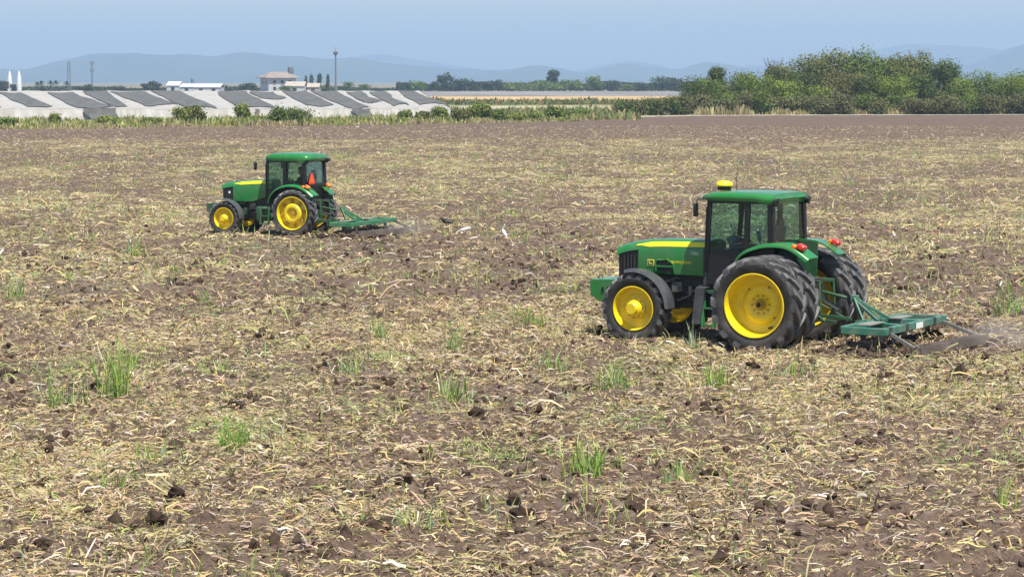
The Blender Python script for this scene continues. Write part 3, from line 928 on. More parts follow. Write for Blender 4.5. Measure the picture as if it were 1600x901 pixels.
    con.loft([[(sx + .62 + a, y * ww, z) for a, y in ((-.10, -1), (.10, -1), (.10, 1), (-.10, 1))] for z, ww in ((zfl + .3, .13), (sz + .1, .15), (sz + .30, .22))])
    con.box((sx + .70, 0, sz + .36), (.12, .42, .14), rot=(0, .4, 0))
    con.box((sx + .05, -.46, sz + .12), (.62, .20, .18)); con.box((sx + .34, -.46, sz + .42), (.06, .24, .20), rot=(0, .2, .3)); con.tube([(sx + .3, -.46, sz + .15), (sx + .34, -.46, sz + .35)], .02, 6)
    con.build('console', M_dial, cab, bevel=.02)
    sw = MB(); cx_, cz_ = sx + .50, sz + .38; tl = -.55
    ring = [(cx_ + .20 * math.cos(a) * math.cos(tl), .20 * math.sin(a), cz_ - .20 * math.cos(a) * math.sin(tl)) for a in [i * 2 * PI / 20 for i in range(21)]]
    sw.tube(ring, .016, 6, cap=False); sw.beam((cx_, -.2, cz_), (cx_, .2, cz_), .02, .03); sw.tube([(cx_, 0, cz_), (cx_ + .12, 0, cz_ - .2)], .03, 8)
    sw.build('steering_wheel', M_black, cab)
    # ---- steps on both sides
    for s in (1, -1):
        sp = MB(); x0, x1 = p['step']; yo_ = s * (p['step_y']); z0, z1 = p['step_z']
        sp.beam((x0, yo_, z0), (x0 - .0, yo_ - s * .10, z1), .05, .10, up=(0, 1, 0)); sp.beam((x1, yo_, z0), (x1, yo_ - s * .10, z1), .05, .10, up=(0, 1, 0))
        so = sp.build('step_ladder', M_green if not far else M_dgreen, T, bevel=.008)
        nt_ = 3
        for k in range(nt_):
            z = z0 + .03 + k * (z1 - z0 - .1) / (nt_ - 1)
            MB().box(((x0 + x1) / 2, yo_ - s * (.10 * (z - z0) / (z1 - z0) + .02), z), (abs(x1 - x0) - .05, .16, .035)).build('step_tread', M_dgreen, so, bevel=.006)
        if not far:
            MB().loft([[(x + a, yo_ + s * .03, z) for a in (-.03, .19)] + [(x + a, yo_ - s * .16, z) for a in (.19, -.03)] for x, z in ((x1 + .06, z0 + .05), (x1 - .02, z1 - .03), (x1 - .05, z1 + .02))]).build('step_shield', M_mud, so, bevel=.015)
        tk = MB(); tx0, tx1 = p['tank_x']
        tk.box(((tx0 + tx1) / 2, s * (p['step_y'] - .38), p['tank_z']), (tx1 - tx0, .42, .50)).build('fuel_tank', M_dark if not far else M_dgreen, T, bevel=.06)
        MB().tube([(xfl + .02, s * (hw * .9 + .06), zfl + .1), (xfl - .02, s * (hw * .92 + .08), zs - .2), (xf + .05, s * (hw + .05), zt - .15)], .012, 6).build('grab_rail', M_black, cab)
    # ---- rear fenders
    for s in (1, -1):
        fe = MB(); yi, yo_ = s * p['fend_y'][0], s * p['fend_y'][1]
        pts = p['fend']; secs = []
        fine = []
        for i in range(len(pts) - 1):
            p0 = pts[max(i - 1, 0)]; p1 = pts[i]; p2 = pts[i + 1]; p3 = pts[min(i + 2, len(pts) - 1)]
            for q in range(4):
                t = q / 4
                fine.append(tuple(.5 * (2 * p1[j] + (p2[j] - p0[j]) * t + (2 * p0[j] - 5 * p1[j] + 4 * p2[j] - p3[j]) * t * t + (3 * p1[j] - p0[j] - 3 * p2[j] + p3[j]) * t ** 3) for j in (0, 1)))
        fine.append(pts[-1])
        nF = len(fine)
        for i, (x, z) in enumerate(fine):
            a = Vector((fine[min(i + 1, nF - 1)][0] - fine[max(i - 1, 0)][0], 0, fine[min(i + 1, nF - 1)][1] - fine[max(i - 1, 0)][1])).normalized()
            n = Vector((a.z, 0, -a.x));  n = n if n.z > 0 or (abs(n.z) < .3 and n.x * x > 0) else -n
            lip = .055 + .05 * (i / nF)
            c = Vector((x, 0, z))
            def Q(y, o): q = c + n * o; return (q.x, y, q.z)
            secs.append([Q(yi, 0), Q(yo_ - s * .09, .0), Q(yo_ - s * .03, -.02), Q(yo_, -lip * .6), Q(yo_, -lip), Q(yo_ - s * .015, -lip), Q(yo_ - s * .02, -lip * .6), Q(yo_ - s * .06, -.035), Q(yi, -.025)])
        fe.loft(secs)
        fo = fe.build('fender', M_green, T, angle=50)
        lp = [(x, z - .03) for x, z in fine if x > -.42]
        MB().prism([(lp[0][0] - .02, zr - .02)] + lp + [(lp[-1][0] + .02, zr + .25)], yi - s * .02, yi + s * .02).build('fender_side', M_dgreen, fo)
        # tail lamps
        tx, tz = p['tail']
        ly = s * (p['fend_y'][1] - .12)
        MB().box((tx, ly, tz), (.17, .19, .11), rot=(0, p['tail_tilt'], 0)).build('tail_light', M_red if not far else M_orange, fo, bevel=.03)
        MB().box((tx + .14, ly + s * .05, tz + .005), (.10, .10, .09), rot=(0, p['tail_tilt'], 0)).build('turn_signal', M_orange, fo, bevel=.02)
    # ---- three point linkage
    lk = MB(); zl = p['link_z']
    for s in (1, -1):
        lk.beam((-.35, s * .30, zr - .32), (-1.15, s * .40, zl), .035, .07)
        lk.beam((-.32, s * .24, zr + .42), (-.78, s * .36, zr + .38), .05, .07)
        lk.tube([(-.76, s * .36, zr + .38), (-.80, s * .37, zl + .12)], .028, 8)
        lk.tube([(-.40, s * .33, zr - .05), (-.95, s * .50, zl + .02)], .018, 6)
    lk.tube([(-.45, 0, zr + .22), (-1.20, 0, p['top_z'])], .035, 8)
    lk.build('hitch_linkage', M_dgreen, T, bevel=.006)
    hs = MB()
    for k in range(5):
        y = -.18 + k * .09
        hs.tube([(-.42, y, zr + .38), (-.62, y * 1.2, zr + .30), (-.78, y * .8 + .06, zr - .0), (-1.05, y * .4 + .03, zl + .22)], .013, 6)
    hs.build('hydraulic_hose', M_black, T)
    MB().box((-.50, .0, zr + .36), (.16, .5, .16)).build('hydraulic_valve', M_dark, T, bevel=.01)
    # ---- extras
    if not far:
        g = MB(); gx_, gz = rx1 - .16, zro
        g.lathe([(.13, 0), (.14, .02), (.14, .09), (.12, .10)], (gx_, 0, gz), n=20, axis='z')
        gb_ = g.build('receiver_base', M_black, cab)
        MB().lathe([(.165, .08), (.175, .095), (.172, .13), (.14, .170), (.08, .188), (.001, .193)], (gx_, 0, gz), n=24, axis='z').build('guidance_receiver', M_gps, cab)
        MB().tube([(gx_ - .22, -.1, zro), (gx_ - .24, -.1, zro + .5)], .006, 5).build('aerial', M_black, cab)
        # decals and lettering on both sides of the hood
        for s in (1, -1):
            rot = (PI / 2, 0, PI if s > 0 else 0)
            h_, hwv, ztv = hood(2.35)
            text_mesh('JOHN DEERE', .075, 'hood_lettering', M_stripe, hood_o, (2.22, s * (hwv * 1.004 + .002), 1.585), rot)
            # leaping deer emblem, a cut-out shape
            deer = [(-.10, -.045), (-.04, -.01), (.02, .0), (.06, .03), (.10, .05), (.085, .022), (.12, .01), (.085, .005), (.06, -.02), (.09, -.05), (.05, -.035), (.02, -.028), (-.03, -.03), (-.07, -.06)]
            MB().prism([(2.47 - s * 0 + a * .8, 1.615 + b * .8) for a, b in deer], s * (hwv * 1.0), s * (hwv * 1.0 + .004)).build('hood_emblem', M_stripe, hood_o, smooth=False)
            h2_, hw2, zt2 = hood(2.96)
            bd = MB().box((2.93, s * (hw2 + .003), 1.555), (.155, .010, .135)).build('hood_badge', M_stripe, hood_o, bevel=.004)
            MB().box((2.93, s * (hw2 + .007), 1.555), (.125, .008, .105)).build('hood_badge', M_dgreen, hood_o)
            MB().prism([(2.93 + a * .42, 1.56 + b * .75) for a, b in deer], s * (hw2 + .008), s * (hw2 + .015)).build('hood_emblem', M_stripe, hood_o, smooth=False)
            h3_, hw3, zt3 = hood(1.95)
            text_mesh('7505', .085, 'model_lettering', M_white, hood_o, (1.93, s * (hw3 * 1.004 + .002), 1.775), rot)
            # side air vent: dark opening, raised green rim, green bar
            vx, vz = 2.60, 1.50
            h4_, hw4, zt4 = hood(vx)
            vp = [(vx + .20, vz - .11), (vx + .21, vz + .08), (vx + .15, vz + .13), (vx - .10, vz + .12), (vx - .20, vz + .02), (vx - .22, vz - .14)]
            MB().prism(vp, s * (hw4 * .99), s * (hw4 + .006)).build('side_vent', M_black, hood_o, smooth=False)
            rim = MB(); k = len(vp)
            pr = [Vector((a, s * (hw4 + .012), b)) for a, b in vp]
            rim.tube(pr + [pr[0]], .016, 6)
            rim.build('vent_rim', M_green, hood_o)
            MB().box((vx, s * (hw4 + .012), vz - .005), (.38, .02, .032)).build('vent_bar', M_green, hood_o)
            MB().box((1.73, s * (hw3 + .006), 1.62), (.02, .012, .52)).build('panel_seam', M_dgreen, hood_o)
    else:
        # slow vehicle triangle standing on a post at the left fender
        MB().tube([(xC - .13, hw * .62, zs - .10), (xC - .13, hw * .62, zs + .40)], .015, 6).build('sign_post', M_black, T)
        tz = zs + .13
        tp = [(-.21, 0), (.21, 0), (.245, .05), (.035, .40), (-.035, .40), (-.245, .05)]
        sg = MB().prism([(hw * .62 + a, tz + b - .12) for a, b in tp], xC - .16, xC - .15, axis='x').build('slow_vehicle_triangle', M_red, T, smooth=False)
        MB().prism([(hw * .62 + a * .72, tz + b * .72 - .12 + .05) for a, b in tp], xC - .166, xC - .1605, axis='x').build('triangle_centre', M_smv, sg, smooth=False)
        for s in (1, -1):
            h_, hwv, ztv = hood(2.6)
            MB().lathe([(.001, .004), (.045, .004), (.045, 0)], (2.72, 0, 1.42), n=14, axis='y').build('hood_badge', M_white, hood_o).location = (0, s * hwv, 0)
    return T

NEAR = dict(far=False, R=.95, rr=.615, w=.50, yr=(.93, 1.585), Rf=.72, rrf=.44, wf=.44, yf=.96, wb=2.96,
            hx0=1.62, hx1=3.74, hood_zb=1.33, hood_w=.43, hood_zt=lambda u: 2.06 - .03 * u - .15 * max(0, u - .45) ** 1.5 - .28 * max(0, u - .55) ** 2,
            hood_low=lambda u: 1.33 + .02 * u, grille_x=3.22, grille_zb=1.08, stripe_x=3.26,
            weight=dict(x=(3.60, 4.32), z=(.72, 1.17), hw=.44), mud=(76, 178, .075),
            cab_xf=1.42, cab_xfl=1.54, cab_xb=.59, cab_xc=.10, cab_hw=.80, cab_sill=2.03, cab_zt=2.90, cab_floor=1.18, roof_zt=3.055, roof_x=(.0, 1.64),
            fend_front=.86, mirror=(.16, .24), seat_x=.56, seat_z=1.70, step=(1.22, 1.46), step_y=1.02, step_z=(.36, 1.14), tank_x=(1.0, 1.75), tank_z=.78,
            fend_y=(.50, 1.0), fend=[(.95, 1.40), (.88, 1.62), (.66, 1.88), (.25, 2.045), (-.2, 2.075), (-.5, 1.99), (-.80, 1.80)], tail=(-.60, 2.01), tail_tilt=-.42,
            link_z=.52, top_z=.98)
A_NEAR = math.radians(29.6)
def pose(px, d, lat, a):
    q = gp(px, d)
    return Vector((q.x + lat * math.sin(a), q.y + lat * math.cos(a), 0.0)), PI - a
loc_n, rz_n = pose(1178, 49.5, 1.84, A_NEAR)
tractor(NEAR, loc_n, rz_n, 'larger green tractor with dual rear wheels and yellow receiver on its roof')

FAR = dict(far=True, R=.81, rr=.555, w=.46, yr=(.80,), Rf=.595, rrf=.36, wf=.36, yf=.84, wb=2.62,
           hx0=1.08, hx1=3.04, hood_zb=1.20, hood_w=.37, hood_zt=lambda u: 1.89 - .05 * u - .16 * max(0, u - .3) ** 1.5,
           hood_low=lambda u: 1.12 + .16 * max(0, 1 - abs(u - .15) * 3) , grille_x=2.58, grille_zb=1.18, stripe_x=2.52,
           weight=dict(x=(2.95, 3.62), z=(.66, 1.02), hw=.36), mud=(86, 180, .085),
           cab_xf=1.02, cab_xfl=1.10, cab_xb=.36, cab_xc=-.36, cab_hw=.78, cab_sill=1.74, cab_zt=2.56, cab_floor=.98, roof_zt=2.80, roof_x=(-.56, 1.14),
           fend_front=.72, mirror=(.32, .20), seat_x=-.02, seat_z=1.42, step=(.92, 1.22), step_y=.95, step_z=(.36, .98), tank_x=(.95, 1.5), tank_z=.72,
           fend_y=(.46, .95), fend=[(.98, 1.10), (.90, 1.36), (.66, 1.60), (.28, 1.735), (-.12, 1.735), (-.48, 1.60), (-.76, 1.38)], tail=(-.52, 1.66), tail_tilt=-.55,
           link_z=.50, top_z=.86)
A_FAR = math.radians(21.5)
loc_f, rz_f = pose(455, 87.0, 1.03, A_FAR)
tractor(FAR, loc_f, rz_f, 'smaller green tractor farther away with single rear wheels and an orange triangle')

# ---------------------------------------------------------------- harrows with their drag beams
def harrow(loc, rz, hw, x0, x1, xd, z, label, far, mast_z):
    """frame from x0 (front) to x1 (back), drag beam at xd; local axes as the tractor's"""
    base = Vector(loc) + Vector((x1 * math.cos(rz), x1 * math.sin(rz), 0))
    Hh = empty('disc_harrow', base, rz, label, 'harrow', 'harrows pulled by the tractors')
    X0, X1, XD = x0 - x1, 0.0, xd - x1
    h = .14
    col = M_teal if not far else M_green2
    for (nm, a, b, wd) in (('side_beam', (X0, hw, z), (X1 - .06, hw, z), .11), ('side_beam', (X0, -hw, z), (X1 - .06, -hw, z), .11),
                           ('cross_beam', (X0, hw - .075, z + .002), (X0, -hw + .06, z + .002), .12), ('cross_beam', (X1, hw - .06, z + .004), (X1, -hw + .06, z + .004), .12)):
        MB().beam(a, b, wd, h).build(nm, col, Hh, bevel=.012)
    for s in (1, -1):
        MB().beam((X0 - .03, s * .42, z + .012), (X1 + .03, s * .62, z + .012), .12, h * .8).build('inner_beam', col, Hh, bevel=.01)
    MB().box(((X0 + X1) / 2 + .12, hw * .55, z + h / 2 + .012), ((X0 - X1) * .30, hw * .5, .02)).build('deck_plate', M_teal_dust, Hh)
    dk = MB(); dk.box(((X0 + X1) / 2 + .12, -hw * .45, z + h / 2 + .012), ((X0 - X1) * .28, hw * .45, .02))
    dk.build('deck_plate', M_teal_dust, Hh)
    # hitch mast
    ms = MB()
    for s in (1, -1):
        ms.beam((X0 + .02, s * .40, z), (X0 + .38, s * .07, mast_z), .04, .09)
        ms.prism([(X0 - .06, z - .22), (X0 + .18, z - .22), (X0 + .20, z + .08), (X0 - .06, z + .12)], s * .44 - .02, s * .44 + .02)
    ms.box((X0 + .38, 0, mast_z), (.12, .18, .12))
    ms.build('hitch_mast', col, Hh, bevel=.008)
    MB().beam((X0 + .38, .06, mast_z - .02), (X0 - .22, .30, z + .08), .04, .06).build('mast_brace', col, Hh, bevel=.006)
    MB().beam((X0 + .38, -.06, mast_z - .02), (X0 - .22, -.30, z + .08), .04, .06).build('mast_brace', col, Hh, bevel=.006)
    if not far:
        for y in (hw * .35, hw * .9, -hw * .6):
            MB().box((X1, y, z + .002), (.155, .13, h + .02)).build('clamp', M_dark, Hh, bevel=.006)
        MB().box((X1 - .075, -hw * .05, z), (.012, .36, .11)).build('faded_label', M_white, Hh)
    # disc gangs: shaft, hangers and scalloped discs
    for gi, (gx, ang) in enumerate(((X0 - .22, .20), (X1 + .18, -.20))):
        g = MB()
        y0, y1 = -hw + .12, hw - .12
        sl = math.tan(ang)
        zc = .06
        g.tube([(gx - sl * y0 * .3, y0, zc), (gx - sl * y1 * .3, y1, zc)], .03, 8)
        gang = g.build('disc_gang', M_rust, Hh)
        for y in (-hw * .7, 0, hw * .7):
            MB().beam((gx - sl * y * .3, y, zc), (gx - sl * y * .3 + .05, y, z - .06), .06, .10).build('hanger', M_dark, gang)
        nd = 11
        for k in range(nd):
            y = y0 + (y1 - y0) * k / (nd - 1)
            d = MB(); Rd = .235; pts = [(0, 0, 0)]; m = 24
            for i in range(m):
                t = 2 * PI * i / m; r = Rd * (1 - .07 * (i % 4 == 0))
                pts.append((r * math.cos(t), .045, r * math.sin(t)))
            pts2 = [(a, b - .008, c) for a, b, c in pts]
            n1 = len(pts)
            fs = [(0, 1 + i, 1 + (i + 1) % m) for i in range(m)] + [(n1, n1 + 1 + (i + 1) % m, n1 + 1 + i) for i in range(m)] + [(1 + i, n1 + 1 + i, n1 + 1 + (i + 1) % m, 1 + (i + 1) % m) for i in range(m)]
            d.add(pts + pts2, fs)
            o = d.build('disc', M_disc, gang)
            o.location = (gx - sl * y * .3, y, zc); o.rotation_euler = (0, .3 * k, ang)
    # drag beam on two arms
    for y in (hw * .90, -hw * .90):
        MB().beam((X1 - .05, y, z - .04), (XD + .06 - y * math.sin(-.09 if not far else -.16), y + .02, .20), .055, .07).build('drag_arm', M_steel if not far else M_dark, Hh, bevel=.006)
    db = MB(); hd = 1.52 if not far else 1.78
    skew = -.09 if not far else -.16
    prof = [(-.11, .07), (-.10, .25), (-.075, .25), (-.07, .11), (.07, .11), (.075, .25), (.10, .25), (.11, .07)]
    db.prism(prof, -hd, hd)
    d_o = db.build('drag_beam', M_rust, Hh, bevel=.006)
    d_o.location = (XD, 0, 0); d_o.rotation_euler = (0, 0, skew)
    return Hh
M_green2 = mat('implement_green', (0.02, 0.17, 0.065), 0.5, noise=0.15, nscale=4, dirt=((0.24, 0.22, 0.17), 0.35, 3.5))
M_teal_dust = mat('dusty_deck', (0.19, 0.20, 0.175), 0.8, noise=0.2, nscale=5, dirt=((0.27, 0.24, 0.20), 0.7, 3.0))
harrow(loc_n, rz_n, 1.60, -1.75, -2.62, -3.37, .50, 'teal disc harrow with long steel drag beam behind the dual wheel tractor', False, .98)
harrow(loc_f, rz_f, 1.80, -1.80, -2.60, -3.07, .47, 'green disc harrow with dark drag beam behind the smaller far tractor', True, .92)

# ---------------------------------------------------------------- the driver of the far tractor
M_skin = mat('skin', (0.32, 0.18, 0.11), 0.55)
M_shirt = mat('dark_work_shirt', (0.022, 0.030, 0.050), 0.85, noise=0.2)
M_trou = mat('dark_trousers', (0.030, 0.030, 0.036), 0.85, noise=0.2)
M_cap = mat('dark_cap', (0.020, 0.022, 0.028), 0.8)
def person(loc, rz, label):
    V = []; Eg = []; Rr = []
    def v(p, r, par=None):
        V.append(p); Rr.append(r)
        if par is not None: Eg.append((par, len(V) - 1))
        return len(V) - 1
    pel = v((0, 0, .08), .150)
    wa = v((.02, 0, .24), .140, pel); ch = v((.05, 0, .42), .155, wa); nb = v((.075, 0, .545), .075, ch)
    nk = v((.095, 0, .60), .055, nb); hd = v((.115, 0, .68), .088, nk); hd2 = v((.105, 0, .76), .094, hd); ht = v((.10, 0, .82), .06, hd2)
    ns = v((.215, 0, .70), .016, hd)
    for s in (1, -1):
        hp = v((.03, s * .10, .06), .105, pel); kn = v((.43, s * .13, .09), .072, hp); an = v((.52, s * .13, -.32), .045, kn); to = v((.66, s * .14, -.37), .040, an)
        sh = v((.05, s * .19, .47), .072, ch); el = v((.20, s * .26, .25), .048, sh); wr = v((.43, s * .19, .33), .031, el)
        pm = v((.49, s * .175, .345), .034, wr)
        for k in range(4):
            kx = v((.545, s * (.200 - .018 * k), .352 - .004 * k), .010, pm)
            kx = v((.562, s * (.198 - .018 * k), .325), .009, kx); v((.545, s * (.196 - .018 * k), .305 + .004 * k), .008, kx)
        tb = v((.495, s * .135, .325), .011, pm); v((.53, s * .125, .310), .009, tb)
    me = bpy.data.meshes.new('skeleton'); me.from_pydata(V, Eg, [])
    o = bpy.data.objects.new('skeleton_source', me); COL.objects.link(o)
    o.modifiers.new('skin', 'SKIN'); sb = o.modifiers.new('sub', 'SUBSURF'); sb.levels = 1; sb.render_levels = 1
    bm = bmesh.new(); bm.from_mesh(me); ly = bm.verts.layers.skin.verify()
    bm.verts.ensure_lookup_table()
    for i, q in enumerate(bm.verts):
        q[ly].radius = (Rr[i], Rr[i]); q[ly].use_root = (i == 0)
    bm.to_mesh(me); bm.free()
    dg = bpy.context.evaluated_depsgraph_get()
    body = bpy.data.meshes.new_from_object(o.evaluated_get(dg)); body.name = 'person'
    bpy.data.objects.remove(o)
    body.materials.clear()
    for m in (M_shirt, M_trou, M_skin): body.materials.append(m)
    for p in body.polygons:
        c = p.center
        p.use_smooth = True
        p.material_index = 2 if (c.z > .575 or (c.x > .36 and c.z > .28)) else (1 if c.z < .15 else 0)
    P = link('person', body, loc=loc); P.rotation_euler = (0, 0, rz)
    tag(P, label, 'person')
    cap = MB().lathe([(.103, .0), (.106, .035), (.095, .075), (.055, .105), (.001, .112)], (.105, 0, .755), n=18, axis='z')
    cap.loft([[(.19, -.075, .762), (.19, .075, .762), (.19, .075, .772), (.19, -.075, .772)], [(.275, -.05, .748), (.275, .05, .748), (.275, .05, .755), (.275, -.05, .755)]])
    cap.build('cap', M_cap, P)
    for s in (1, -1):
        MB().lathe([(.001, -.009), (.009, 0), (.001, .009)], (.198, s * .032, .715), n=8).build('eye', M_black, P)
        MB().lathe([(.001, -.012), (.022, -.004), (.024, .006), (.001, .010)], (.10, s * .092, .70), n=10).build('ear', M_skin, P)
    MB().box((.200, 0, .645), (.012, .045, .010)).build('mouth', M_skin, P, bevel=.003)
    return P
def to_world(loc, rz, q):
    return Vector(loc) + Matrix.Rotation(rz, 3, 'Z') @ Vector(q)
person(to_world(loc_f, rz_f, (.02, 0, 1.47)), rz_f, 'driver in dark shirt and cap sitting in the far tractor cab, hands on the wheel')

# ---------------------------------------------------------------- egrets
M_bird = mat('white_plumage', (0.80, 0.79, 0.75), 0.8, noise=0.06)
M_bill = mat('yellow_bill', (0.65, 0.40, 0.04), 0.5)
M_leg = mat('dark_bird_leg', (0.05, 0.05, 0.04), 0.6)
def egret(px, py, rz, label, pitch, s=1.0):
    d = dist(py); p = gp(px, d)
    z = soil_h(p.x, p.y)
    a = pitch
    def R2(x, zz): return (x * math.cos(a) - zz * math.sin(a), 0, x * math.sin(a) + zz * math.cos(a) + .20)
    sp = [(-.24, -.0, .010), (-.18, .0, .028), (-.10, .0, .055), (0, .0, .072), (.09, .005, .064), (.15, .02, .042), (.19, .055, .026), (.205, .10, .020), (.20, .145, .019), (.215, .18, .022), (.245, .195, .027), (.275, .19, .016), (.285, .188, .008)]
    if pitch < .3:   # bending forward, neck stretched out low
        sp = sp[:6] + [(.20, .025, .026), (.26, .02, .020), (.31, .005, .019), (.345, -.005, .024), (.38, -.015, .020), (.395, -.02, .008)]
    path = [R2(x, zz) for x, zz, r in sp]; rs = [r for *_, r in sp]
    mb = MB().tube(path, rs, 12)
    b = mb.build('egret', M_bird)
    b.location = (p.x, p.y, z); b.rotation_euler = (0, 0, rz); b.scale = (s, s, s)
    tag(b, label, 'bird', 'white egrets behind the far harrow')
    tip = path[-1]; pre = path[-3]
    dv = (Vector(tip) - Vector(pre)).normalized()
    MB().tube([Vector(tip) - dv * .01, Vector(tip) + dv * .07], [.009, .002], 6).build('bill', M_bill, b)
    for sd in (1, -1):
        MB().loft([[R2(.11, .02)[:1] + (sd * .058,) + R2(.11, .02)[2:], R2(.10, -.03)[:1] + (sd * .050,) + R2(.10, -.03)[2:]] + [R2(.09, .0)[:1] + (sd * .066,) + R2(.09, .0)[2:]],
                   [R2(-.05, .03)[:1] + (sd * .062,) + R2(-.05, .03)[2:], R2(-.05, -.05)[:1] + (sd * .055,) + R2(-.05, -.05)[2:]] + [R2(-.05, -.0)[:1] + (sd * .076,) + R2(-.05, -.0)[2:]],
                   [R2(-.22, .012)[:1] + (sd * .012,) + R2(-.22, .012)[2:], R2(-.22, -.01)[:1] + (sd * .012,) + R2(-.22, -.01)[2:]] + [R2(-.22, 0)[:1] + (sd * .018,) + R2(-.22, 0)[2:]]]).build('wing', M_bird, b)
        MB().tube([(-.01, sd * .03, .17), (-.03, sd * .03, .09), (.0, sd * .03, .005), (.05, sd * .03, 0)], [.010, .006, .006, .004], 6).build('leg', M_leg, b)
egret(727, 368, PI - .25, 'white egret bending forward beside the black bird, behind the far harrow', .12 - .45, .92)
egret(788, 373, PI - .5, 'white egret standing upright, the one farther from the far tractor', .95, .85)

M_crow = mat('black_plumage', (0.012, 0.011, 0.011), 0.6, noise=0.2)
M_crowb = mat('brown_black_plumage', (0.040, 0.028, 0.022), 0.7, noise=0.2)
def dark_bird(px, py, rz, label):
    d = dist(py); p = gp(px, d); z = soil_h(p.x, p.y)
    path = [(-.26, 0, .13), (-.17, 0, .15), (-.09, 0, .17), (0, 0, .19), (.09, 0, .215), (.14, 0, .25), (.165, 0, .285), (.195, 0, .295), (.22, 0, .29)]
    rs = [.022, .045, .085, .105, .088, .058, .046, .040, .016]
    b = MB().tube(path, rs, 14).build('bird', M_crow)
    b.location = (p.x, p.y, z); b.rotation_euler = (0, 0, rz)
    tag(b, label, 'bird')
    MB().tube([(.22, 0, .29), (.285, 0, .275)], [.013, .003], 6).build('bill', M_leg, b)
    MB().loft([[(-.12, -.05, .15), (-.12, .05, .15), (-.12, .05, .165), (-.12, -.05, .165)], [(-.36, -.06, .10), (-.36, .06, .10), (-.36, .06, .108), (-.36, -.06, .108)]]).build('tail', M_crowb, b)
    for sd in (1, -1):
        MB().loft([[(.09, sd * .075, .20), (.09, sd * .09, .23), (.09, sd * .06, .265)], [(-.06, sd * .088, .16), (-.06, sd * .108, .19), (-.06, sd * .06, .25)], [(-.26, sd * .02, .12), (-.26, sd * .03, .135), (-.26, sd * .02, .15)]]).build('wing', M_crowb, b)
        MB().tube([(-.01, sd * .04, .11), (.0, sd * .04, .0), (.05, sd * .04, 0)], [.012, .008, .006], 6).build('leg', M_leg, b)
dark_bird(697, 352, PI - .3, 'black bird standing on the soil just left of the bending white egret')
# ---------------------------------------------------------------- crop tunnels
M_sheet = mat('white_tunnel_plastic', (0.48, 0.465, 0.43), 0.55, noise=0.14, nscale=0.9, dirt=((0.36, 0.33, 0.27), 0.7, 0.45), transl=0.15)
M_net = mat('grey_shade_net', (0.075, 0.078, 0.076), 0.9, noise=0.25, nscale=1.5, dirt=((0.17, 0.17, 0.155), 0.5, 0.6))
DN, DF, ZN, ZF = 352.0, 400.0, 1.45, 3.72
TUN = [ # net corners: top x0,x1,y ; bottom x0,x1,y ; then crest line (top x, bottom x) on its right
    ((-75, -40, 144), (-30, 0, 168), (-28, 25)),
    ((2, 35, 145), (52, 80, 168), (44, 100)),
    ((78, 114, 145), (128, 178, 170), (123, 186)),
    ((130, 168, 143), (180, 200, 168), (172, 222)),
    ((175, 226, 144), (232, 276, 164), (232, 288)),
    ((237, 284, 142.6), (293, 336, 167), (312, 356)),
    ((340, 383, 143.4), (378, 428, 167), (388, 434)),
    ((393, 429, 144), (412, 447, 154), (434, 478)),
    ((441, 479, 143), (486, 524, 165), (484, 540)),
    ((488, 526, 143), (545, 577, 170), (534, 590)),
    ((543, 564, 144), (573, 598, 160), (570, 612)),
    ((577, 604, 144), (618, 633, 163), (612, 655)),
    ((622, 648, 142.6), (660, 690, 162), (655, 704)),
]
def tun_pt(px, v, bump, d0=0.0):
    D = DN + (DF - DN) * v
    return ((px - 800) / F * D, D - d0, ZN + (ZF - ZN) * v + bump)
def vof(y):
    q = y - YH
    return (4000 * (CAM_H - ZN) - q * DN) / (q * (DF - DN) + 4000 * (ZF - ZN))
crest_prev = (-120, -75)
tun_tone = ['the wide white front', 'a narrow dark net', 'dark net reaching the ground']
tun_lab = ['white plastic crop tunnel cut off by the left photo edge, under the two white silos',
           'white crop tunnel with curved dark net band, first whole one from the left',
           'crop tunnel whose pointed dark net falls to the ground beside the weeds',
           'crop tunnel with a plain dark net band right of the pointed net',
           'crop tunnel with broad dark net and wavy white lower cloth, left of the olive bush',
           'crop tunnel behind the tall olive bush, with the widest white roof',
           'crop tunnel with dark net sagging behind the dense green bush',
           'crop tunnel with the shortest dark net and wide white cloth, under the tile roofed house',
           'crop tunnel with long dark net directly under the row of cypresses',
           'crop tunnel with dark net falling to the ground, directly under the tall lamp mast',
           'crop tunnel with small dark net, first right of the one under the tall mast',
           'crop tunnel with narrow slanting net, second from the open right end',
           'crop tunnel at the open right end of the row, beside the green field']
M_hoop = mat('galvanised_hoop', (0.35, 0.35, 0.36), 0.45, metal=0.6)
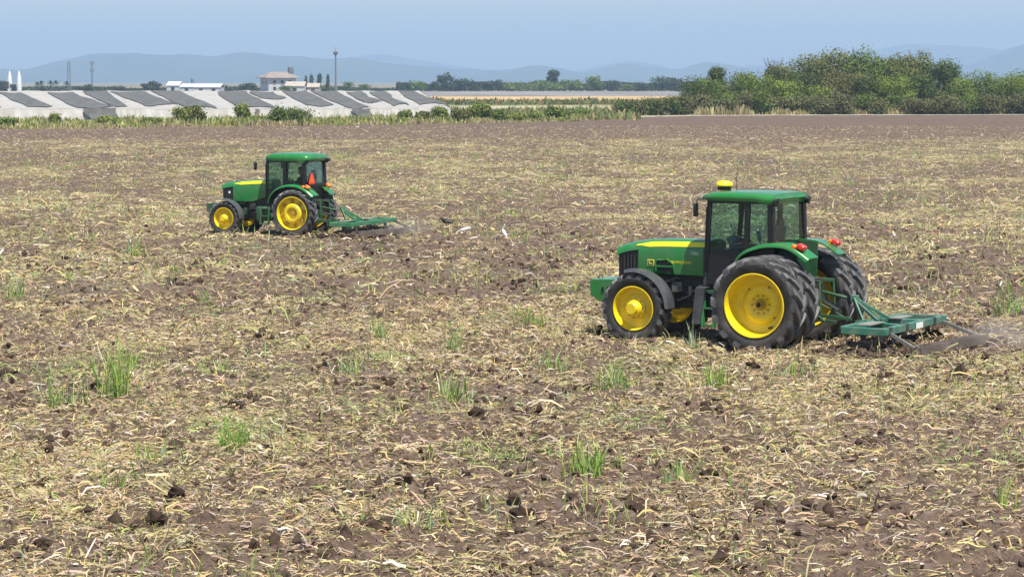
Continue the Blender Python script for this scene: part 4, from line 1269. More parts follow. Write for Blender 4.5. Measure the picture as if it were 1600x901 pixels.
for ti, (tt, tb, cr) in enumerate(TUN):
    # base of the thing at the front middle
    bx = ((crest_prev[1] + cr[1]) / 2 - 800) / F * DN
    T = empty('crop_tunnel', (bx, DN, 0), 0, tun_lab[ti], 'crop tunnel', 'crop tunnels beyond the field')
    off = Vector((bx, DN, 0))
    rng = np.random.default_rng(100 + ti)
    def sx(px0, px1, s): return px0 + (px1 - px0) * s
    def bumpf(s, v):
        b = .24 * (abs(2 * s - 1) ** 1.4) - .08
        return b * (.55 + .45 * math.sin(PI * min(1, v + .15)))
    def wr(px, v):
        return .13 * (float(fbm(np.array([px / 9.0]), np.array([v * 5.0]), 61, 3)[0]) - .5)
    NU, NV = 16, 18
    secs = []
    for j in range(NV + 1):
        v = j / NV
        a = sx(crest_prev[1], crest_prev[0], v); b = sx(cr[1], cr[0], v)
        bow = 5 * math.sin(PI * v)
        secs.append([Vector(tun_pt(a + (b - a) * i / NU - bow, v, bumpf(i / NU, v) + wr(a + (b - a) * i / NU, v))) - off for i in range(NU + 1)])
    MB().loft(secs, cap=False, closed=False).build('cover', M_sheet, T, angle=80)
    # front cloth down to the ground, folded and pegged
    secs = []
    for j in range(7):
        t = j / 6
        row = []
        for i in range(NU * 2 + 1):
            s = i / (NU * 2); px = crest_prev[1] + (cr[1] - crest_prev[1]) * s
            top = Vector(tun_pt(px, 0, bumpf(s, 0) + wr(px, 0)))
            w = .10 * math.sin(s * 21 + ti) * t + .25 * (float(fbm(np.array([px / 2.2]), np.array([t * 2.0 + ti]), 33, 2)[0]) - .5) * t
            row.append(Vector((top.x, top.y - .55 * t - w, top.z * (1 - t) - .02)) - off)
        secs.append(row)
    MB().loft(secs, cap=False, closed=False).build('front_cloth', M_sheet, T, angle=80)
    # back cloth
    secs = []
    for t in (0, .5, 1):
        secs.append([Vector((tun_pt(sx(crest_prev[0], cr[0], i / 8), 1, 0)[0], DF + 1.0 * t, (ZF + bumpf(i / 8, 1)) * (1 - t))) - off for i in range(9)])
    MB().loft(secs, cap=False, closed=False).build('back_cloth', M_sheet, T, angle=80)
    # net lying on the cover
    v0, v1 = vof(tb[2] + (1.5 if tb[2] < 168 else 0)), vof(tt[2])
    secs = []
    MU, MV = 10, 16
    for j in range(MV + 1):
        f = j / MV
        a = sx(tb[0] - 2, tt[0] - 1, f) ; b = sx(tb[1] + 5, tt[1] + 1, f)
        row = []
        for i in range(MU + 1):
            u = i / MU
            jag = (1.0 * (float(vnoise(np.array([f * 4.0 + ti * 3]), np.array([u * 1.0]), 9)[0]) - .5)) * 5
            px = a + (b - a) * u + jag * (1 if i in (0, MU) else .6) - 5 * math.sin(PI * f)
            vedge = v0 + (v1 - v0) * f
            if j == 0: vedge += .05 * math.sin(u * 6 + ti) + .05 * math.sin(PI * u)
            if j == MV: vedge += .02 * math.sin(u * 5 + ti)
            ca = sx(crest_prev[1], crest_prev[0], max(0, vedge)); cb = sx(cr[1], cr[0], max(0, vedge))
            bow = 5 * math.sin(PI * max(0, vedge))
            s = min(1, max(0, (px + bow - ca) / (cb - ca)))
            row.append(Vector(tun_pt(px, vedge, bumpf(s, vedge) + wr(px + bow, vedge) + .10)) - off)
        secs.append(row)
    MB().loft(secs, cap=False, closed=False).build('shade_net', M_net, T, angle=80)
    if ti in (2, 6, 9):                                    # nets that fall to the ground over the front cloth
        secs = []
        x0, x1 = (tb[0] + 4, tb[1] + 2) if ti != 6 else (398, 404)
        if ti == 2: x0, x1 = 130, 182
        for j in range(6):
            t = j / 5; row = []
            for i in range(11):
                u = i / 10; px = x0 + (x1 - x0) * u + ((16 - 9 * u) * t if ti != 6 else 2) + 2.0 * math.sin(t * 7 + ti) * (1 if i in (0, 10) else 0)
                s = min(1, max(0, (px - crest_prev[1]) / (cr[1] - crest_prev[1])))
                top = Vector(tun_pt(px, 0.0, bumpf(s, 0) + wr(px, 0) + .10))
                row.append(Vector((top.x, top.y - .95 * t - .30, top.z * (1 - t))) - off)
            secs.append(row)
        MB().loft(secs, cap=False, closed=False).build('net_flap', M_net, T, angle=80)
    # hoops under the crest
    for v in (0.02, .35, .68, .98):
        q = Vector(tun_pt(sx(cr[1], cr[0], v), v, .18)) - off
        MB().tube([(q.x, q.y, -.2), (q.x, q.y, q.z)], .035, 6).build('hoop_post', M_hoop, T)
    crest_prev = cr
secs = []
for j in range(9):
    v = j / 8
    q = Vector(tun_pt(655 + (704 - 655) * (1 - v) - 5 * math.sin(PI * v), v, .26 * (.55 + .45 * math.sin(PI * min(1, v + .15)))))
    secs.append([q - off, q + Vector((.5, -.1, -q.z * .5)) - off, q + Vector((1.1, -.3, -q.z)) - off])
MB().loft(secs, cap=False, closed=False).build('end_cloth', M_sheet, T, angle=80)

# ---------------------------------------------------------------- leaves, trees, bushes
M_bark = mat('bark', (0.13, 0.105, 0.08), 0.9, noise=0.3, nscale=2)
LEAF = {}
def leaf_mat(name, c):
    LEAF[name] = mat('foliage_' + name, c, 0.7, attr='tint', spec=0.2, transl=0.22)
leaf_mat('olive', (0.145, 0.158, 0.040)); leaf_mat('deep', (0.088, 0.122, 0.030)); leaf_mat('bright', (0.170, 0.230, 0.036))
leaf_mat('mid', (0.132, 0.182, 0.036)); leaf_mat('grey', (0.140, 0.140, 0.054)); leaf_mat('far', (0.050, 0.068, 0.030)); leaf_mat('verge', (0.19, 0.23, 0.05))
leaf_mat('brown', (0.145, 0.140, 0.046))
def crown_mesh(name, seed, rad, h0, h1, n, leaf, m, lobes=9, flat=.75, fuzz=0.0):
    """leaf faces in uneven lobes between heights h0 and h1, lobes reach out to radius rad"""
    rng = np.random.default_rng(seed)
    hm = (h0 + h1) / 2
    cs = []
    for i in range(lobes):
        t = rng.uniform(0, 2 * PI); q = math.sqrt(rng.random()) * rad * .68
        zc = rng.uniform(h0 + (h1 - h0) * .16, h1 - (h1 - h0) * .20) - max(0, q / rad - .3) ** 2 * (h1 - h0) * .30
        cs.append((q * math.cos(t), q * math.sin(t), zc, rng.uniform(.26, .52) * rad, rng.uniform(.15, .27) * (h1 - h0)))
    cs.append((0, 0, h1 - (h1 - h0) * .25, rad * .60, (h1 - h0) * .25))
    for q in range(3):
        t = rng.uniform(0, 2 * PI); cs.append((rad * .42 * math.cos(t), rad * .42 * math.sin(t), h1 - (h1 - h0) * .34, rad * .50, (h1 - h0) * .24))
    cs = np.array(cs)
    k = rng.integers(0, len(cs), n)
    d = rng.normal(0, 1, (n, 3)); d /= np.linalg.norm(d, axis=1)[:, None]
    rr = rng.random(n) ** .28 * rng.uniform(.85, 1.12, n)
    c = cs[k, :3] + d * rr[:, None] * np.stack([cs[k, 3], cs[k, 3], cs[k, 4] * flat / .75], -1)
    c = c + rng.normal(0, 1, (n, 3)) * fuzz * np.array([rad, rad, (h1 - h0) * .6])
    c[:, 2] = np.maximum(c[:, 2], h0 * .8 + .05)
    nrm = d + rng.normal(0, .42, (n, 3)); nrm[:, 2] += .35; nrm /= np.linalg.norm(nrm, axis=1)[:, None]
    a = np.cross(nrm, rng.normal(0, 1, (n, 3))); a /= np.linalg.norm(a, axis=1)[:, None]
    b = np.cross(nrm, a)
    L = leaf * rng.uniform(.6, 1.4, n)[:, None]; W = L * rng.uniform(.45, .8, n)[:, None]
    P = np.zeros((n, 2, 2, 3))
    P[:, 0, 0] = c - a * L / 2 - b * W * .30; P[:, 0, 1] = c - a * L / 2 + b * W * .30
    P[:, 1, 0] = c + a * L / 2 - b * W / 2; P[:, 1, 1] = c + a * L / 2 + b * W / 2
    lob = rng.uniform(.72, 1.28, len(cs))[k]
    v = .92 * lob * rng.uniform(.86, 1.14, n)
    hue = rng.normal(0, .05, n)[:, None] * np.array([1, .2, .4])
    col = v[:, None] * (1 + hue)
    return quad_mesh(name, P, m, np.clip(col, .1, 2))
def trunk_mesh(seed, h, r, spread, top):
    rng = random.Random(seed); mb = MB()
    mb.tube([(0, 0, -.2), (rng.uniform(-.1, .1), 0, h * .35), (rng.uniform(-.2, .2), rng.uniform(-.1, .1), h * .7), (0, 0, top * .8)], [r * 1.25, r, r * .75, r * .25], 8)
    for k in range(6):
        t = rng.uniform(0, 2 * PI); z = h * rng.uniform(.35, .75); q = spread * rng.uniform(.45, .85)
        mb.tube([(0, 0, z), (q * .5 * math.cos(t), q * .5 * math.sin(t), z + (top - z) * .35), (q * math.cos(t), q * math.sin(t), z + (top - z) * rng.uniform(.5, .85))], [r * .55, r * .35, r * .1], 6)
    o = mb.build('trunk', M_bark); me = o.data; bpy.data.objects.remove(o); return me
TRK = {}
def trunk_variant(i):
    if i not in TRK: TRK[i] = trunk_mesh(40 + i, .6, .035, .8, 1.0)
    return TRK[i]
def tree(name, px, top, hw, d, kind, label, cat, group, base=0.0, rot=None, show=0.0, dense=None):
    """a crown of its own size: unit crown meshes are scaled per tree"""
    p = gp(px, d); H = zat(top, d) - base; rx = hw / F * d
    T = empty(name, (p.x, p.y, base), (px * 1.7) % 6.28 if rot is None else rot, label, cat, group)
    i = int(px * 13 + top) % 4
    if dense is None: dense = (5400 if H > 5.5 else 1700) if d < 500 else 800
    leaf = (max(.24, .049 * (rx + H) * .5) if d < 500 else .13 * (rx + H) * .5) * (1.15 if kind == 'grey' else 1)
    wide = 1.32 if (d < 500 and H > 3.4) else 1.2
    link('crown', crown_mesh('crown', int(px * 31 + top * 7), rx * wide, H * max(show, .04), H * 1.03, dense, leaf, LEAF[kind], lobes=16 + i * 3, fuzz=.16 if name in ('bush', 'shrub') else .015), T)
    t = link('trunk', trunk_variant(i % 3), T); t.scale = (max(rx, H * .4) * .9, max(rx, H * .4) * .9, H * .92)
    return T
G1 = 'trees of the thicket beyond the field'
for a in [
    ('tree', 1085, 118, 26, 432, 'deep', 'dark dense tree at the thicket corner nearest the open far field'),
    ('tree', 1110, 122, 26, 424, 'mid', 'mid green low tree in front of the dark flat topped tree at the thicket corner'),
    ('flat_topped_tree', 1119, 103, 13, 441, 'deep', 'dark flat topped tree standing above its neighbours near the thicket corner'),
    ('tree', 1150, 112, 30, 436, 'deep', 'dark tree right of the flat topped tree, lower than it'),
    ('tree', 1182, 111, 34, 430, 'bright', 'bright green tree filling the dip left of the tall olive mass'),
    ('tree', 1214, 97, 22, 442, 'olive', 'olive tree with bare top twigs, leftmost of the tall olive mass'),
    ('tree', 1228, 123, 22, 426, 'bright', 'low bright green tree with a pale stem, in front of the twiggy olive tree'),
    ('tree', 1262, 83, 34, 446, 'olive', 'tall olive tree on the left shoulder of the thicket skyline'),
    ('tree', 1303, 75, 40, 452, 'olive', 'broadest olive brown tree at the thicket summit'),
    ('tree', 1348, 75, 32, 444, 'mid', 'highest mid green tree, right half of the thicket summit'),
    ('tree', 1278, 130, 22, 424, 'bright', 'small bright green tree in front of the broadest olive tree'),
    ('tree', 1318, 108, 40, 436, 'brown', 'brownish olive tree low under the thicket summit'),
    ('tree', 1392, 82, 32, 446, 'olive', 'olive tree just right of the thicket summit'),
    ('tree', 1430, 80, 30, 444, 'olive', 'olive brown tree with purple brown top twigs on the right shoulder'),
    ('tree', 1470, 92, 26, 440, 'deep', 'dark round tree where the tall thicket steps down to the right'),
    ('tree', 1398, 116, 28, 426, 'bright', 'brightest green tree, in the middle front of the tall thicket'),
    ('tree', 1352, 117, 16, 428, 'deep', 'dark tree added as the shadowed gap left of the brightest green tree'),  # dark crown stands in for a shadowed opening in the thicket
    ('tree', 1440, 113, 24, 430, 'deep', 'dark tree right of the brightest green tree'),
    ('tree', 1248, 110, 24, 434, 'deep', 'dark tree between the low bright green trees under the left shoulder'),
    ('tree', 1502, 121, 22, 425, 'bright', 'yellow green tree under the dip right of the tall thicket'),
    ('tree', 1528, 108, 30, 440, 'mid', 'round mid green tree crowning the low right part of the thicket'),
    ('tree', 1590, 107, 28, 442, 'mid', 'dark topped tree at the right photo edge of the thicket'),
    ('tree', 1573, 115, 28, 428, 'bright', 'fresh green round tree just left of the right photo edge'),
    ('tree', 1547, 126, 22, 424, 'deep', 'low dark tree between the two round trees at the right'),
    ('tree', 1645, 104, 34, 436, 'mid', 'tree of the thicket just beyond the right photo edge'),
    ('tree', 1378, 96, 26, 440, 'mid', 'mid green tree hanging over the brightest green tree'),
    ('tree', 1420, 100, 26, 436, 'olive', 'olive tree in front of the purple brown topped one'),
]:
    show = .38 if a[0] == 'flat_topped_tree' else .02
    tree(*a, 'tree', G1, show=show)
tw = MB(); rnd = random.Random(3)
def twigs(px, top, d, n, w, nm, label):
    p = gp(px, d); mb = MB()
    H = zat(top, d)
    mb.tube([(0, 0, 0), (.1, 0, H * .5), (0, 0, H * .75)], [.16, .12, .07], 6)
    T = empty(nm, (p.x, p.y, 0), 0, label, 'tree', 'bare trees in the thicket')
    mb.build('trunk', M_bark, T)
    for k in range(n):
        a = rnd.uniform(-w, w); h = H * rnd.uniform(.88, 1.0)
        b = MB(); b.tube([(0, 0, H * .62), (a * .5, rnd.uniform(-.4, .4), H * .8), (a, rnd.uniform(-.6, .6), h)], [.06, .045, .02], 5)
        for q in range(3):
            b.tube([(a * .7, 0, H * .82), (a * .7 + rnd.uniform(-.7, .7), rnd.uniform(-.4, .4), h - rnd.uniform(0, .3))], [.03, .012], 4)
        b.build('branch', M_bark, T)
twigs(1208, 89, 443, 7, 2.2, 'bare_tree', 'bare branched tree top showing left of the tall olive mass')
twigs(1340, 71, 446, 8, 2.6, 'bare_tree', 'bare twigs of the tree poking out at the thicket summit')
twigs(1432, 77, 447, 6, 2.2, 'bare_tree', 'bare purple brown twigs on the right shoulder of the thicket')

rnd = random.Random(12)
ORD = ['first', 'second', 'third', 'fourth', 'fifth', 'sixth', 'seventh']
def zone(px):
    for lim, t in ((1130, 'below the thicket corner'), (1200, 'below the low bright trees'), (1270, 'below the left shoulder'), (1340, 'below the thicket summit'), (1410, 'below the brightest green tree'), (1480, 'below the right shoulder'), (1550, 'below the low right trees'), (9999, 'at the right photo edge')):
        if px < lim: return t
zc_ = {}
shrub_px = list(range(1066, 1640, 17))
places = {0: 'below the thicket corner', 1: 'below the flat topped tree', 2: 'below the low bright trees', 3: 'below the thicket summit', 4: 'below the brightest green tree', 5: 'below the right shoulder', 6: 'below the low right trees', 7: 'at the right photo edge'}
def shr_n(px):
    z = zone(px); zc_[z] = zc_.get(z, 0) + 1; return ORD[zc_[z] - 1]
for i, px in enumerate(shrub_px):
    w = rnd.uniform(13, 19)
    tree('shrub', px + rnd.uniform(-4, 4), rnd.uniform(143, 158), w * 1.1, 407 + rnd.uniform(-3, 6), 'grey' if rnd.random() < .75 else 'mid',
         f'{shr_n(px)} grey green shrub from the left {zone(px)}', 'shrub', 'grey green shrubs along the foot of the thicket')
for i, (px, top, w) in enumerate([(974, 158, 17), (994, 157, 18), (1012, 154, 18), (1030, 156, 17), (1046, 152, 18), (1062, 150, 18)]):
    tree('shrub', px, top, w, 393 + i * 1.5, 'deep' if i % 2 == 0 else 'grey', f'{ORD[i]} dark low shrub of the hedge, counted from the pale track to the thicket', 'shrub', 'dark shrubs of the low hedge')
GV = 'bushes on the verge in front of the tunnels'
for px, top, w, d, kind, lab in [
    (284, 168, 15, 309, 'verge', 'leafy olive green bush in front of the tunnels, left one of the touching pair'),
    (305, 166, 16, 310, 'olive', 'tall olive bush touching the leafy one, in front of the tunnels'),
    (381, 163, 12, 316, 'verge', 'slender yellow green bush between the olive pair and the dense dark bush'),
    (434, 166, 13, 311, 'mid', 'dense dark green bush in front of the tunnels, the higher half of the clump'),
    (463, 169, 21, 311, 'mid', 'wide rounded green bush with a straight right side in front of the tunnels'),
    (405, 182, 14, 312, 'verge', 'low bush between the slender bush and the dense dark one'),
    (634, 174, 10, 322, 'mid', 'small green bush below the end of the tunnel row'),
    (660, 174, 11, 322, 'olive', 'small olive bush between two green ones below the tunnel end'),
    (686, 166, 12, 323, 'verge', 'upright bush at the open end of the tunnel row'),
    (722, 172, 14, 326, 'olive', 'olive bush just right of the tunnel row'),
    (752, 160, 15, 330, 'verge', 'tallest bush of the verge right of the tunnels'),
    (775, 172, 14, 330, 'mid', 'lower bush leaning on the tallest verge bush right of the tunnels'),
    (806, 178, 14, 334, 'verge', 'low ragged bush halfway between the tunnels and the pale track'),
    (866, 167, 15, 345, 'mid', 'round green bush beside the pale track'),
    (900, 171, 18, 360, 'mid', 'spreading green bush nearest the pale track'),
    (838, 176, 12, 340, 'verge', 'small bush left of the round green bush by the track'),
    (88, 178, 8, 296, 'verge', 'thin weedy bush at the foot of the second white tunnel'),
    (172, 182, 16, 298, 'verge', 'low weedy bush below the net that falls to the ground'),
    (236, 184, 14, 302, 'verge', 'low yellow green bush left of the olive pair'),
    (16, 184, 14, 292, 'mid', 'low dark bush at the left photo edge of the verge'),
]:
    tree('bush', px, top, w, d, kind, lab, 'bush', GV)

def blades_stuff(name, seed, n, pxr, dfun, hr, wr_, cols, m):
    rng = np.random.default_rng(seed)
    px = rng.uniform(pxr[0], pxr[1], n)
    d0, d1 = dfun(px)
    d = d0 + (d1 - d0) * rng.random(n) ** 1.3
    x = (px - 800) / F * d
    cl = fbm(x / 3.0, d / 5.0, seed, 3)
    keep = rng.random(n) < np.clip((cl - .38) * 3.6, .06, 1)
    x, d, cl = x[keep], d[keep], cl[keep]; n = len(x)
    H = rng.uniform(hr[0], hr[1], n) * (.35 + 2.6 * np.clip(cl - .35, 0, 1)); W = rng.uniform(wr_[0], wr_[1], n)
    a = rng.uniform(0, PI, n); lx = rng.normal(0, .22, n) * H; ly = rng.normal(0, .22, n) * H
    P = np.zeros((n, 3, 2, 3))
    for k, (t, w) in enumerate(((0, .7), (.55, 1), (1, .15))):
        c = np.stack([x + lx * t * t, d + ly * t * t, H * t - .02], -1)
        o = np.stack([np.cos(a) * W * w, np.sin(a) * W * w, 0 * W], -1) / 2
        P[:, k, 0] = c - o; P[:, k, 1] = c + o
    cols = np.array(cols)
    t = fbm(x / 6.0, d / 9.0, seed + 5, 2)[:, None]
    pick = rng.integers(0, len(cols), n)
    c = cols[pick] * rng.uniform(.7, 1.3, n)[:, None]
    return tag(link(name, quad_mesh(name, P, m, c)), kind='stuff')
blades_stuff('verge_grass', 21, 46000, (-250, 955), lambda p: (edge_d(p) + 2, np.minimum(edge_d(p) + 45, 349)), (.15, .85), (.10, .28),
             [(.26, .33, .06), (.34, .37, .09), (.19, .25, .06), (.40, .38, .13), (.44, .37, .19), (.46, .40, .22)], M_blade)
blades_stuff('dry_verge_grass', 22, 7000, (-250, 955), lambda p: (edge_d(p) - .8, edge_d(p) + 4), (.2, .6), (.08, .25),
             [(.42, .34, .19), (.36, .28, .15), (.46, .40, .24), (.28, .27, .12)], M_blade)
blades_stuff('dry_verge_grass', 23, 9000, (1085, 1700), lambda p: (edge_d(p) + 9, np.full_like(p, 413)), (.3, 1.1), (.10, .30),
             [(.40, .33, .17), (.34, .27, .14), (.44, .38, .20), (.26, .27, .10)], M_blade)
blades_stuff('marsh_grass', 24, 7000, (700, 1000), lambda p: (np.full_like(p, 345), np.full_like(p, 470)), (.15, .95), (.2, .5),
             [(.20, .25, .08), (.30, .27, .11), (.16, .22, .07), (.36, .30, .15)], M_blade)
blades_stuff('tall_field_grass', 25, 6000, (640, 1090), lambda p: (np.full_like(p, 570), np.full_like(p, 690)), (.2, .9), (.3, .8),
             [(.12, .18, .05), (.22, .22, .08), (.30, .19, .09), (.10, .15, .05)], M_blade)

GF = 'small trees on the far horizon'
for px, top, w, d, kind, lab in [
    (697, 114, 15, 1290, 'far', 'tallest of the dark horizon trees right of the tunnels, with pointed top'),
    (722, 121, 17, 1300, 'far', 'rounded dark tree touching the pointed horizon tree'),
    (740, 126, 9, 1300, 'far', 'low dark tree at the right foot of the rounded horizon tree'),
    (680, 126, 9, 1280, 'far', 'low dark tree at the left foot of the pointed horizon tree'),
    (655, 125, 15, 1310, 'mid', 'loose grey green tree left of the pointed horizon tree'),
    (637, 128, 7, 1300, 'far', 'small dark round tree above the end of the tunnel row'),
    (762, 126, 12, 1320, 'far', 'small tree in the gap right of the dark horizon trees'),
    (780, 124, 9, 1330, 'far', 'slim small tree left of the green grove on the horizon'),
    (812, 128, 24, 1310, 'mid', 'left low end of the green grove under the lone tall tree'),
    (845, 125, 26, 1320, 'mid', 'middle of the green grove under the lone tall tree'),
    (885, 124, 26, 1330, 'mid', 'right part of the green grove under the lone tall tree'),
    (928, 118, 14, 1320, 'mid', 'round light green tree right of the green grove'),
    (955, 125, 12, 1330, 'far', 'dark small tree right of the round light green one'),
    (980, 130, 14, 1330, 'mid', 'low hazy tree midway between the grove and the thicket'),
    (1002, 128, 14, 1330, 'far', 'low dark tree left of the broad tree beside the thicket'),
    (1034, 119, 22, 1300, 'far', 'broad horizon tree beside the thicket corner'),
    (1054, 122, 12, 1300, 'far', 'small horizon tree half hidden behind the thicket corner'),
    (545, 126, 9, 1250, 'mid', 'pointed green tree just right of the tall lamp mast'),
    (570, 131, 9, 1250, 'mid', 'low green tree second right of the tall lamp mast'),
    (511, 132, 12, 1200, 'mid', 'low bushy tree at the foot of the cypresses'),
    (389, 129, 14, 1150, 'far', 'dark round tree left of the tile roofed house'),
    (243, 126, 11, 1150, 'far', 'dark tree left of the white warehouses'),
    (229, 129, 8, 1160, 'far', 'smaller dark tree touching the one left of the warehouses'),
    (350, 131, 9, 1200, 'far', 'grey dark tree at the right end of the white warehouses'),
    (141, 131, 10, 1150, 'far', 'dark low tree below the thin aerial mast'),
    (125, 134, 8, 1150, 'far', 'dark low tree below the lattice tower'),
    (7, 125, 10, 1150, 'far', 'dark tree at the left photo edge next to the silos'),
    (23, 131, 5, 1160, 'far', 'small tree between the two white silos'),
    (68, 134, 6, 1100, 'far', 'small dark tree under the tiny palms'),
    (185, 133, 12, 1180, 'far', 'low hazy tree left of centre between the mast and the warehouses'),
    (447, 133, 12, 1090, 'mid', 'low bushes tree in front of the tile roofed house'),
]:
    tree('tree', px, top, w, d, kind, lab, 'tree', GF)
tree('tree', 863, 109, 11, 1340, 'far', 'lone tall dark tree rising above the green grove on the horizon', 'tree', GF, show=.35)
GC = 'cypresses beside the house'
M_cyp = LEAF['deep']
for px, top, w, lab in [(479, 117, 2.0, 'thin cypress nearest the tile roofed house'), (487.5, 115, 2.8, 'cypress second from the house, narrow and dark'), (500.5, 114, 3.4, 'thickest and darkest cypress, third from the house'), (513, 116, 2.2, 'pale thin cypress nearest the tall lamp mast')]:
    tree('cypress', px, top, w, 1190, 'deep', lab, 'cypress', GC)
M_palm = LEAF['far']
pal = None
for px, top, lab in [(60.5, 128, 'tiny palm leftmost of the far palms'), (67, 126.5, 'tiny palm second of the far palms, above the small dark tree'), (81.5, 126, 'tiny palm in the middle of the far row'), (89.5, 126, 'tiny palm with the fullest crown'), (106.5, 127, 'tiny palm left of the lattice tower')]:
    d = 1180; p = gp(px, d); H = zat(top, d)
    T = empty('palm_tree', (p.x, p.y, 0), px, lab, 'palm tree', 'far palms on the left horizon')
    if pal is None:
        ff = []
        rng = random.Random(2)
        for k in range(22):
            t = k * 2.4; e = rng.uniform(-.5, 1.1); L = 2.0
            seg = []
            for q in range(4):
                s = q / 3; r_ = L * s * math.cos(e * (1 - .2 * s)); z = L * s * math.sin(e) - 1.1 * s * s
                w = .8 * (1 - s * .8)
                seg.append(((r_ * math.cos(t) - w / 2 * math.sin(t), r_ * math.sin(t) + w / 2 * math.cos(t), z), (r_ * math.cos(t) + w / 2 * math.sin(t), r_ * math.sin(t) - w / 2 * math.cos(t), z)))
            ff.append(seg)
        pal = quad_mesh('crown', np.array(ff), M_palm, np.full((len(ff), 3), 1.0))
        o = MB().tube([(0, 0, 0), (.1, 0, .5), (0, 0, 1)], [.22, .17, .15], 6).build('trunk', M_bark); ptr = o.data; bpy.data.objects.remove(o)
    c = link('crown', pal, T, (0, 0, H - .6)); t = link('trunk', ptr, T); t.scale = (1, 1, H - .6)
def far_hedge(seed, n, px0, px1, d0, d1, h0, h1, leaf, kind='far'):
    rng = np.random.default_rng(seed)
    px = rng.uniform(px0, px1, n); d = rng.uniform(d0, d1, n); x = (px - 800) / F * d
    hh = h0 + (h1 - h0) * fbm(x / 18.0, d / 200.0, seed, 3)
    z = hh * rng.random(n) ** .6
    nr = rng.normal(0, 1, (n, 3)); nr /= np.linalg.norm(nr, axis=1)[:, None]
    a = np.cross(nr, rng.normal(0, 1, (n, 3))); a /= np.linalg.norm(a, axis=1)[:, None]; b = np.cross(nr, a)
    c = np.stack([x, d, z], -1); L = leaf * rng.uniform(.6, 1.4, n)[:, None]
    P = np.stack([np.stack([c - a * L / 2 - b * L / 3, c - a * L / 2 + b * L / 3], 1), np.stack([c + a * L / 2 - b * L / 3, c + a * L / 2 + b * L / 3], 1)], 1)
    return tag(link('far_hedgerow', quad_mesh('far_hedgerow', P, LEAF[kind], np.repeat(rng.uniform(.6, 1.35, n)[:, None], 3, 1))), kind='stuff')
far_hedge(71, 14000, -300, 660, 1330, 1400, 0.6, 2.8, 0.9)
far_hedge(72, 12000, 620, 1120, 1335, 1420, 2.0, 6.5, 1.1)

# ---------------------------------------------------------------- far buildings, masts, silos
M_wall = mat('white_wall', (0.46, 0.46, 0.46), 0.8, noise=0.06, nscale=.5)
M_tile = mat('clay_tile', (0.25, 0.21, 0.18), 0.85, noise=0.2, nscale=.8)
M_tanroof = mat('pale_roof', (0.40, 0.345, 0.28), 0.85, noise=0.12, nscale=.6)
M_wroof = mat('white_sheet_roof', (0.66, 0.66, 0.66), 0.6, noise=0.05, nscale=.4)
M_win = mat('dark_window', (0.03, 0.035, 0.045), 0.25)
M_mast = mat('mast_grey', (0.16, 0.16, 0.165), 0.6)
M_tank = mat('grey_water_tank', (0.14, 0.14, 0.16), 0.6)
def hip_house(px0, px1, eave_y, ridge_y, d, dep, label):
    x0, x1 = gp(px0, d).x, gp(px1, d).x; w = x1 - x0; xc = (x0 + x1) / 2
    ze, zr_ = zat(eave_y, d), zat(ridge_y, d)
    Hs = empty('house', (xc, d + dep / 2, 0), 0.45, label, 'house')
    MB().box((0, 0, ze / 2 - .1), (w * .80, dep * .8, ze + .2)).build('wall', M_wall, Hs)
    hw, hd = w / 2, dep / 2
    rf = MB().add([(-hw, -hd, ze), (hw, -hd, ze), (hw, hd, ze), (-hw, hd, ze), (-hw * .45, 0, zr_), (hw * .45, 0, zr_), (-hw, -hd, ze - .25), (hw, -hd, ze - .25), (hw, hd, ze - .25), (-hw, hd, ze - .25)],
                  [(0, 1, 5, 4), (1, 2, 5), (2, 3, 4, 5), (3, 0, 4), (0, 6, 7, 1), (1, 7, 8, 2), (2, 8, 9, 3), (3, 9, 6, 0), (9, 8, 7, 6)])
    rf.build('roof', M_tile, Hs, smooth=False)
    for fx in (-.28, .0, .27):
        for zz in (.30, .72):
            wd = MB().box((w * .8 * fx, -dep * .4 - .04, ze * zz), (1.3, .12, 1.4)).build('window', M_win, Hs)
            MB().box((w * .8 * fx, -dep * .4 - .12, ze * zz - .78), (1.6, .2, .12)).build('sill', M_wall, wd)
    for fy in (-.2, .2):
        MB().box((-w * .4 - .04, dep * .8 * fy, ze * .68), (.12, 1.3, 1.4)).build('window', M_win, Hs)
    MB().box((w * .4 + .0, -dep * .4 - .05, 1.1), (1.1, .14, 2.2)).build('door', M_dark, Hs).location = (-w * .28, 0, 0)
    return Hs
hip_house(405, 462, 121.5, 112.5, 1120, 13, 'white house with clay tiled hip roof on the far horizon')
def shed(nm, px0, px1, eave_y, ridge_y, d, dep, mroof, mwall, label, group=None):
    x0, x1 = gp(px0, d).x, gp(px1, d).x; w = x1 - x0
    ze, zr_ = zat(eave_y, d), zat(ridge_y, d)
    S = empty(nm, ((x0 + x1) / 2, d + dep / 2, 0), 0, label, nm.replace('_', ' '), group)
    MB().box((0, 0, ze / 2 - .1), (w, dep, ze + .2)).build('wall', mwall, S)
    rf = MB()
    rf.loft([[(x, -dep / 2 - .4, ze + .02), (x, 0, zr_), (x, dep / 2 + .4, ze + .02), (x, dep / 2 + .4, ze - .15), (x, 0, zr_ - .17), (x, -dep / 2 - .4, ze - .15)] for x in (-w / 2 - .3, w / 2 + .3)])
    rf.build('roof', mroof, S, smooth=False)
    n = max(1, int(w / 5))
    for k in range(n):
        MB().box((-w / 2 + w * (k + .5) / n, -dep / 2 - .03, ze * .5), (1.6, .1, ze * .5)).build('window' if k else 'door', M_win, S)
    return S
GS = 'white warehouses on the horizon'
shed('warehouse', 262, 281, 133.5, 127.5, 1180, 18, M_wroof, M_wall, 'small white warehouse, leftmost of the three on the horizon', GS)
shed('warehouse', 283, 303, 135.5, 131, 1150, 16, M_wroof, M_wall, 'low white warehouse between the other two', GS)
shed('warehouse', 305, 345, 136, 131, 1120, 18, M_wroof, M_wall, 'longest white warehouse, nearest the tile roofed house', GS)
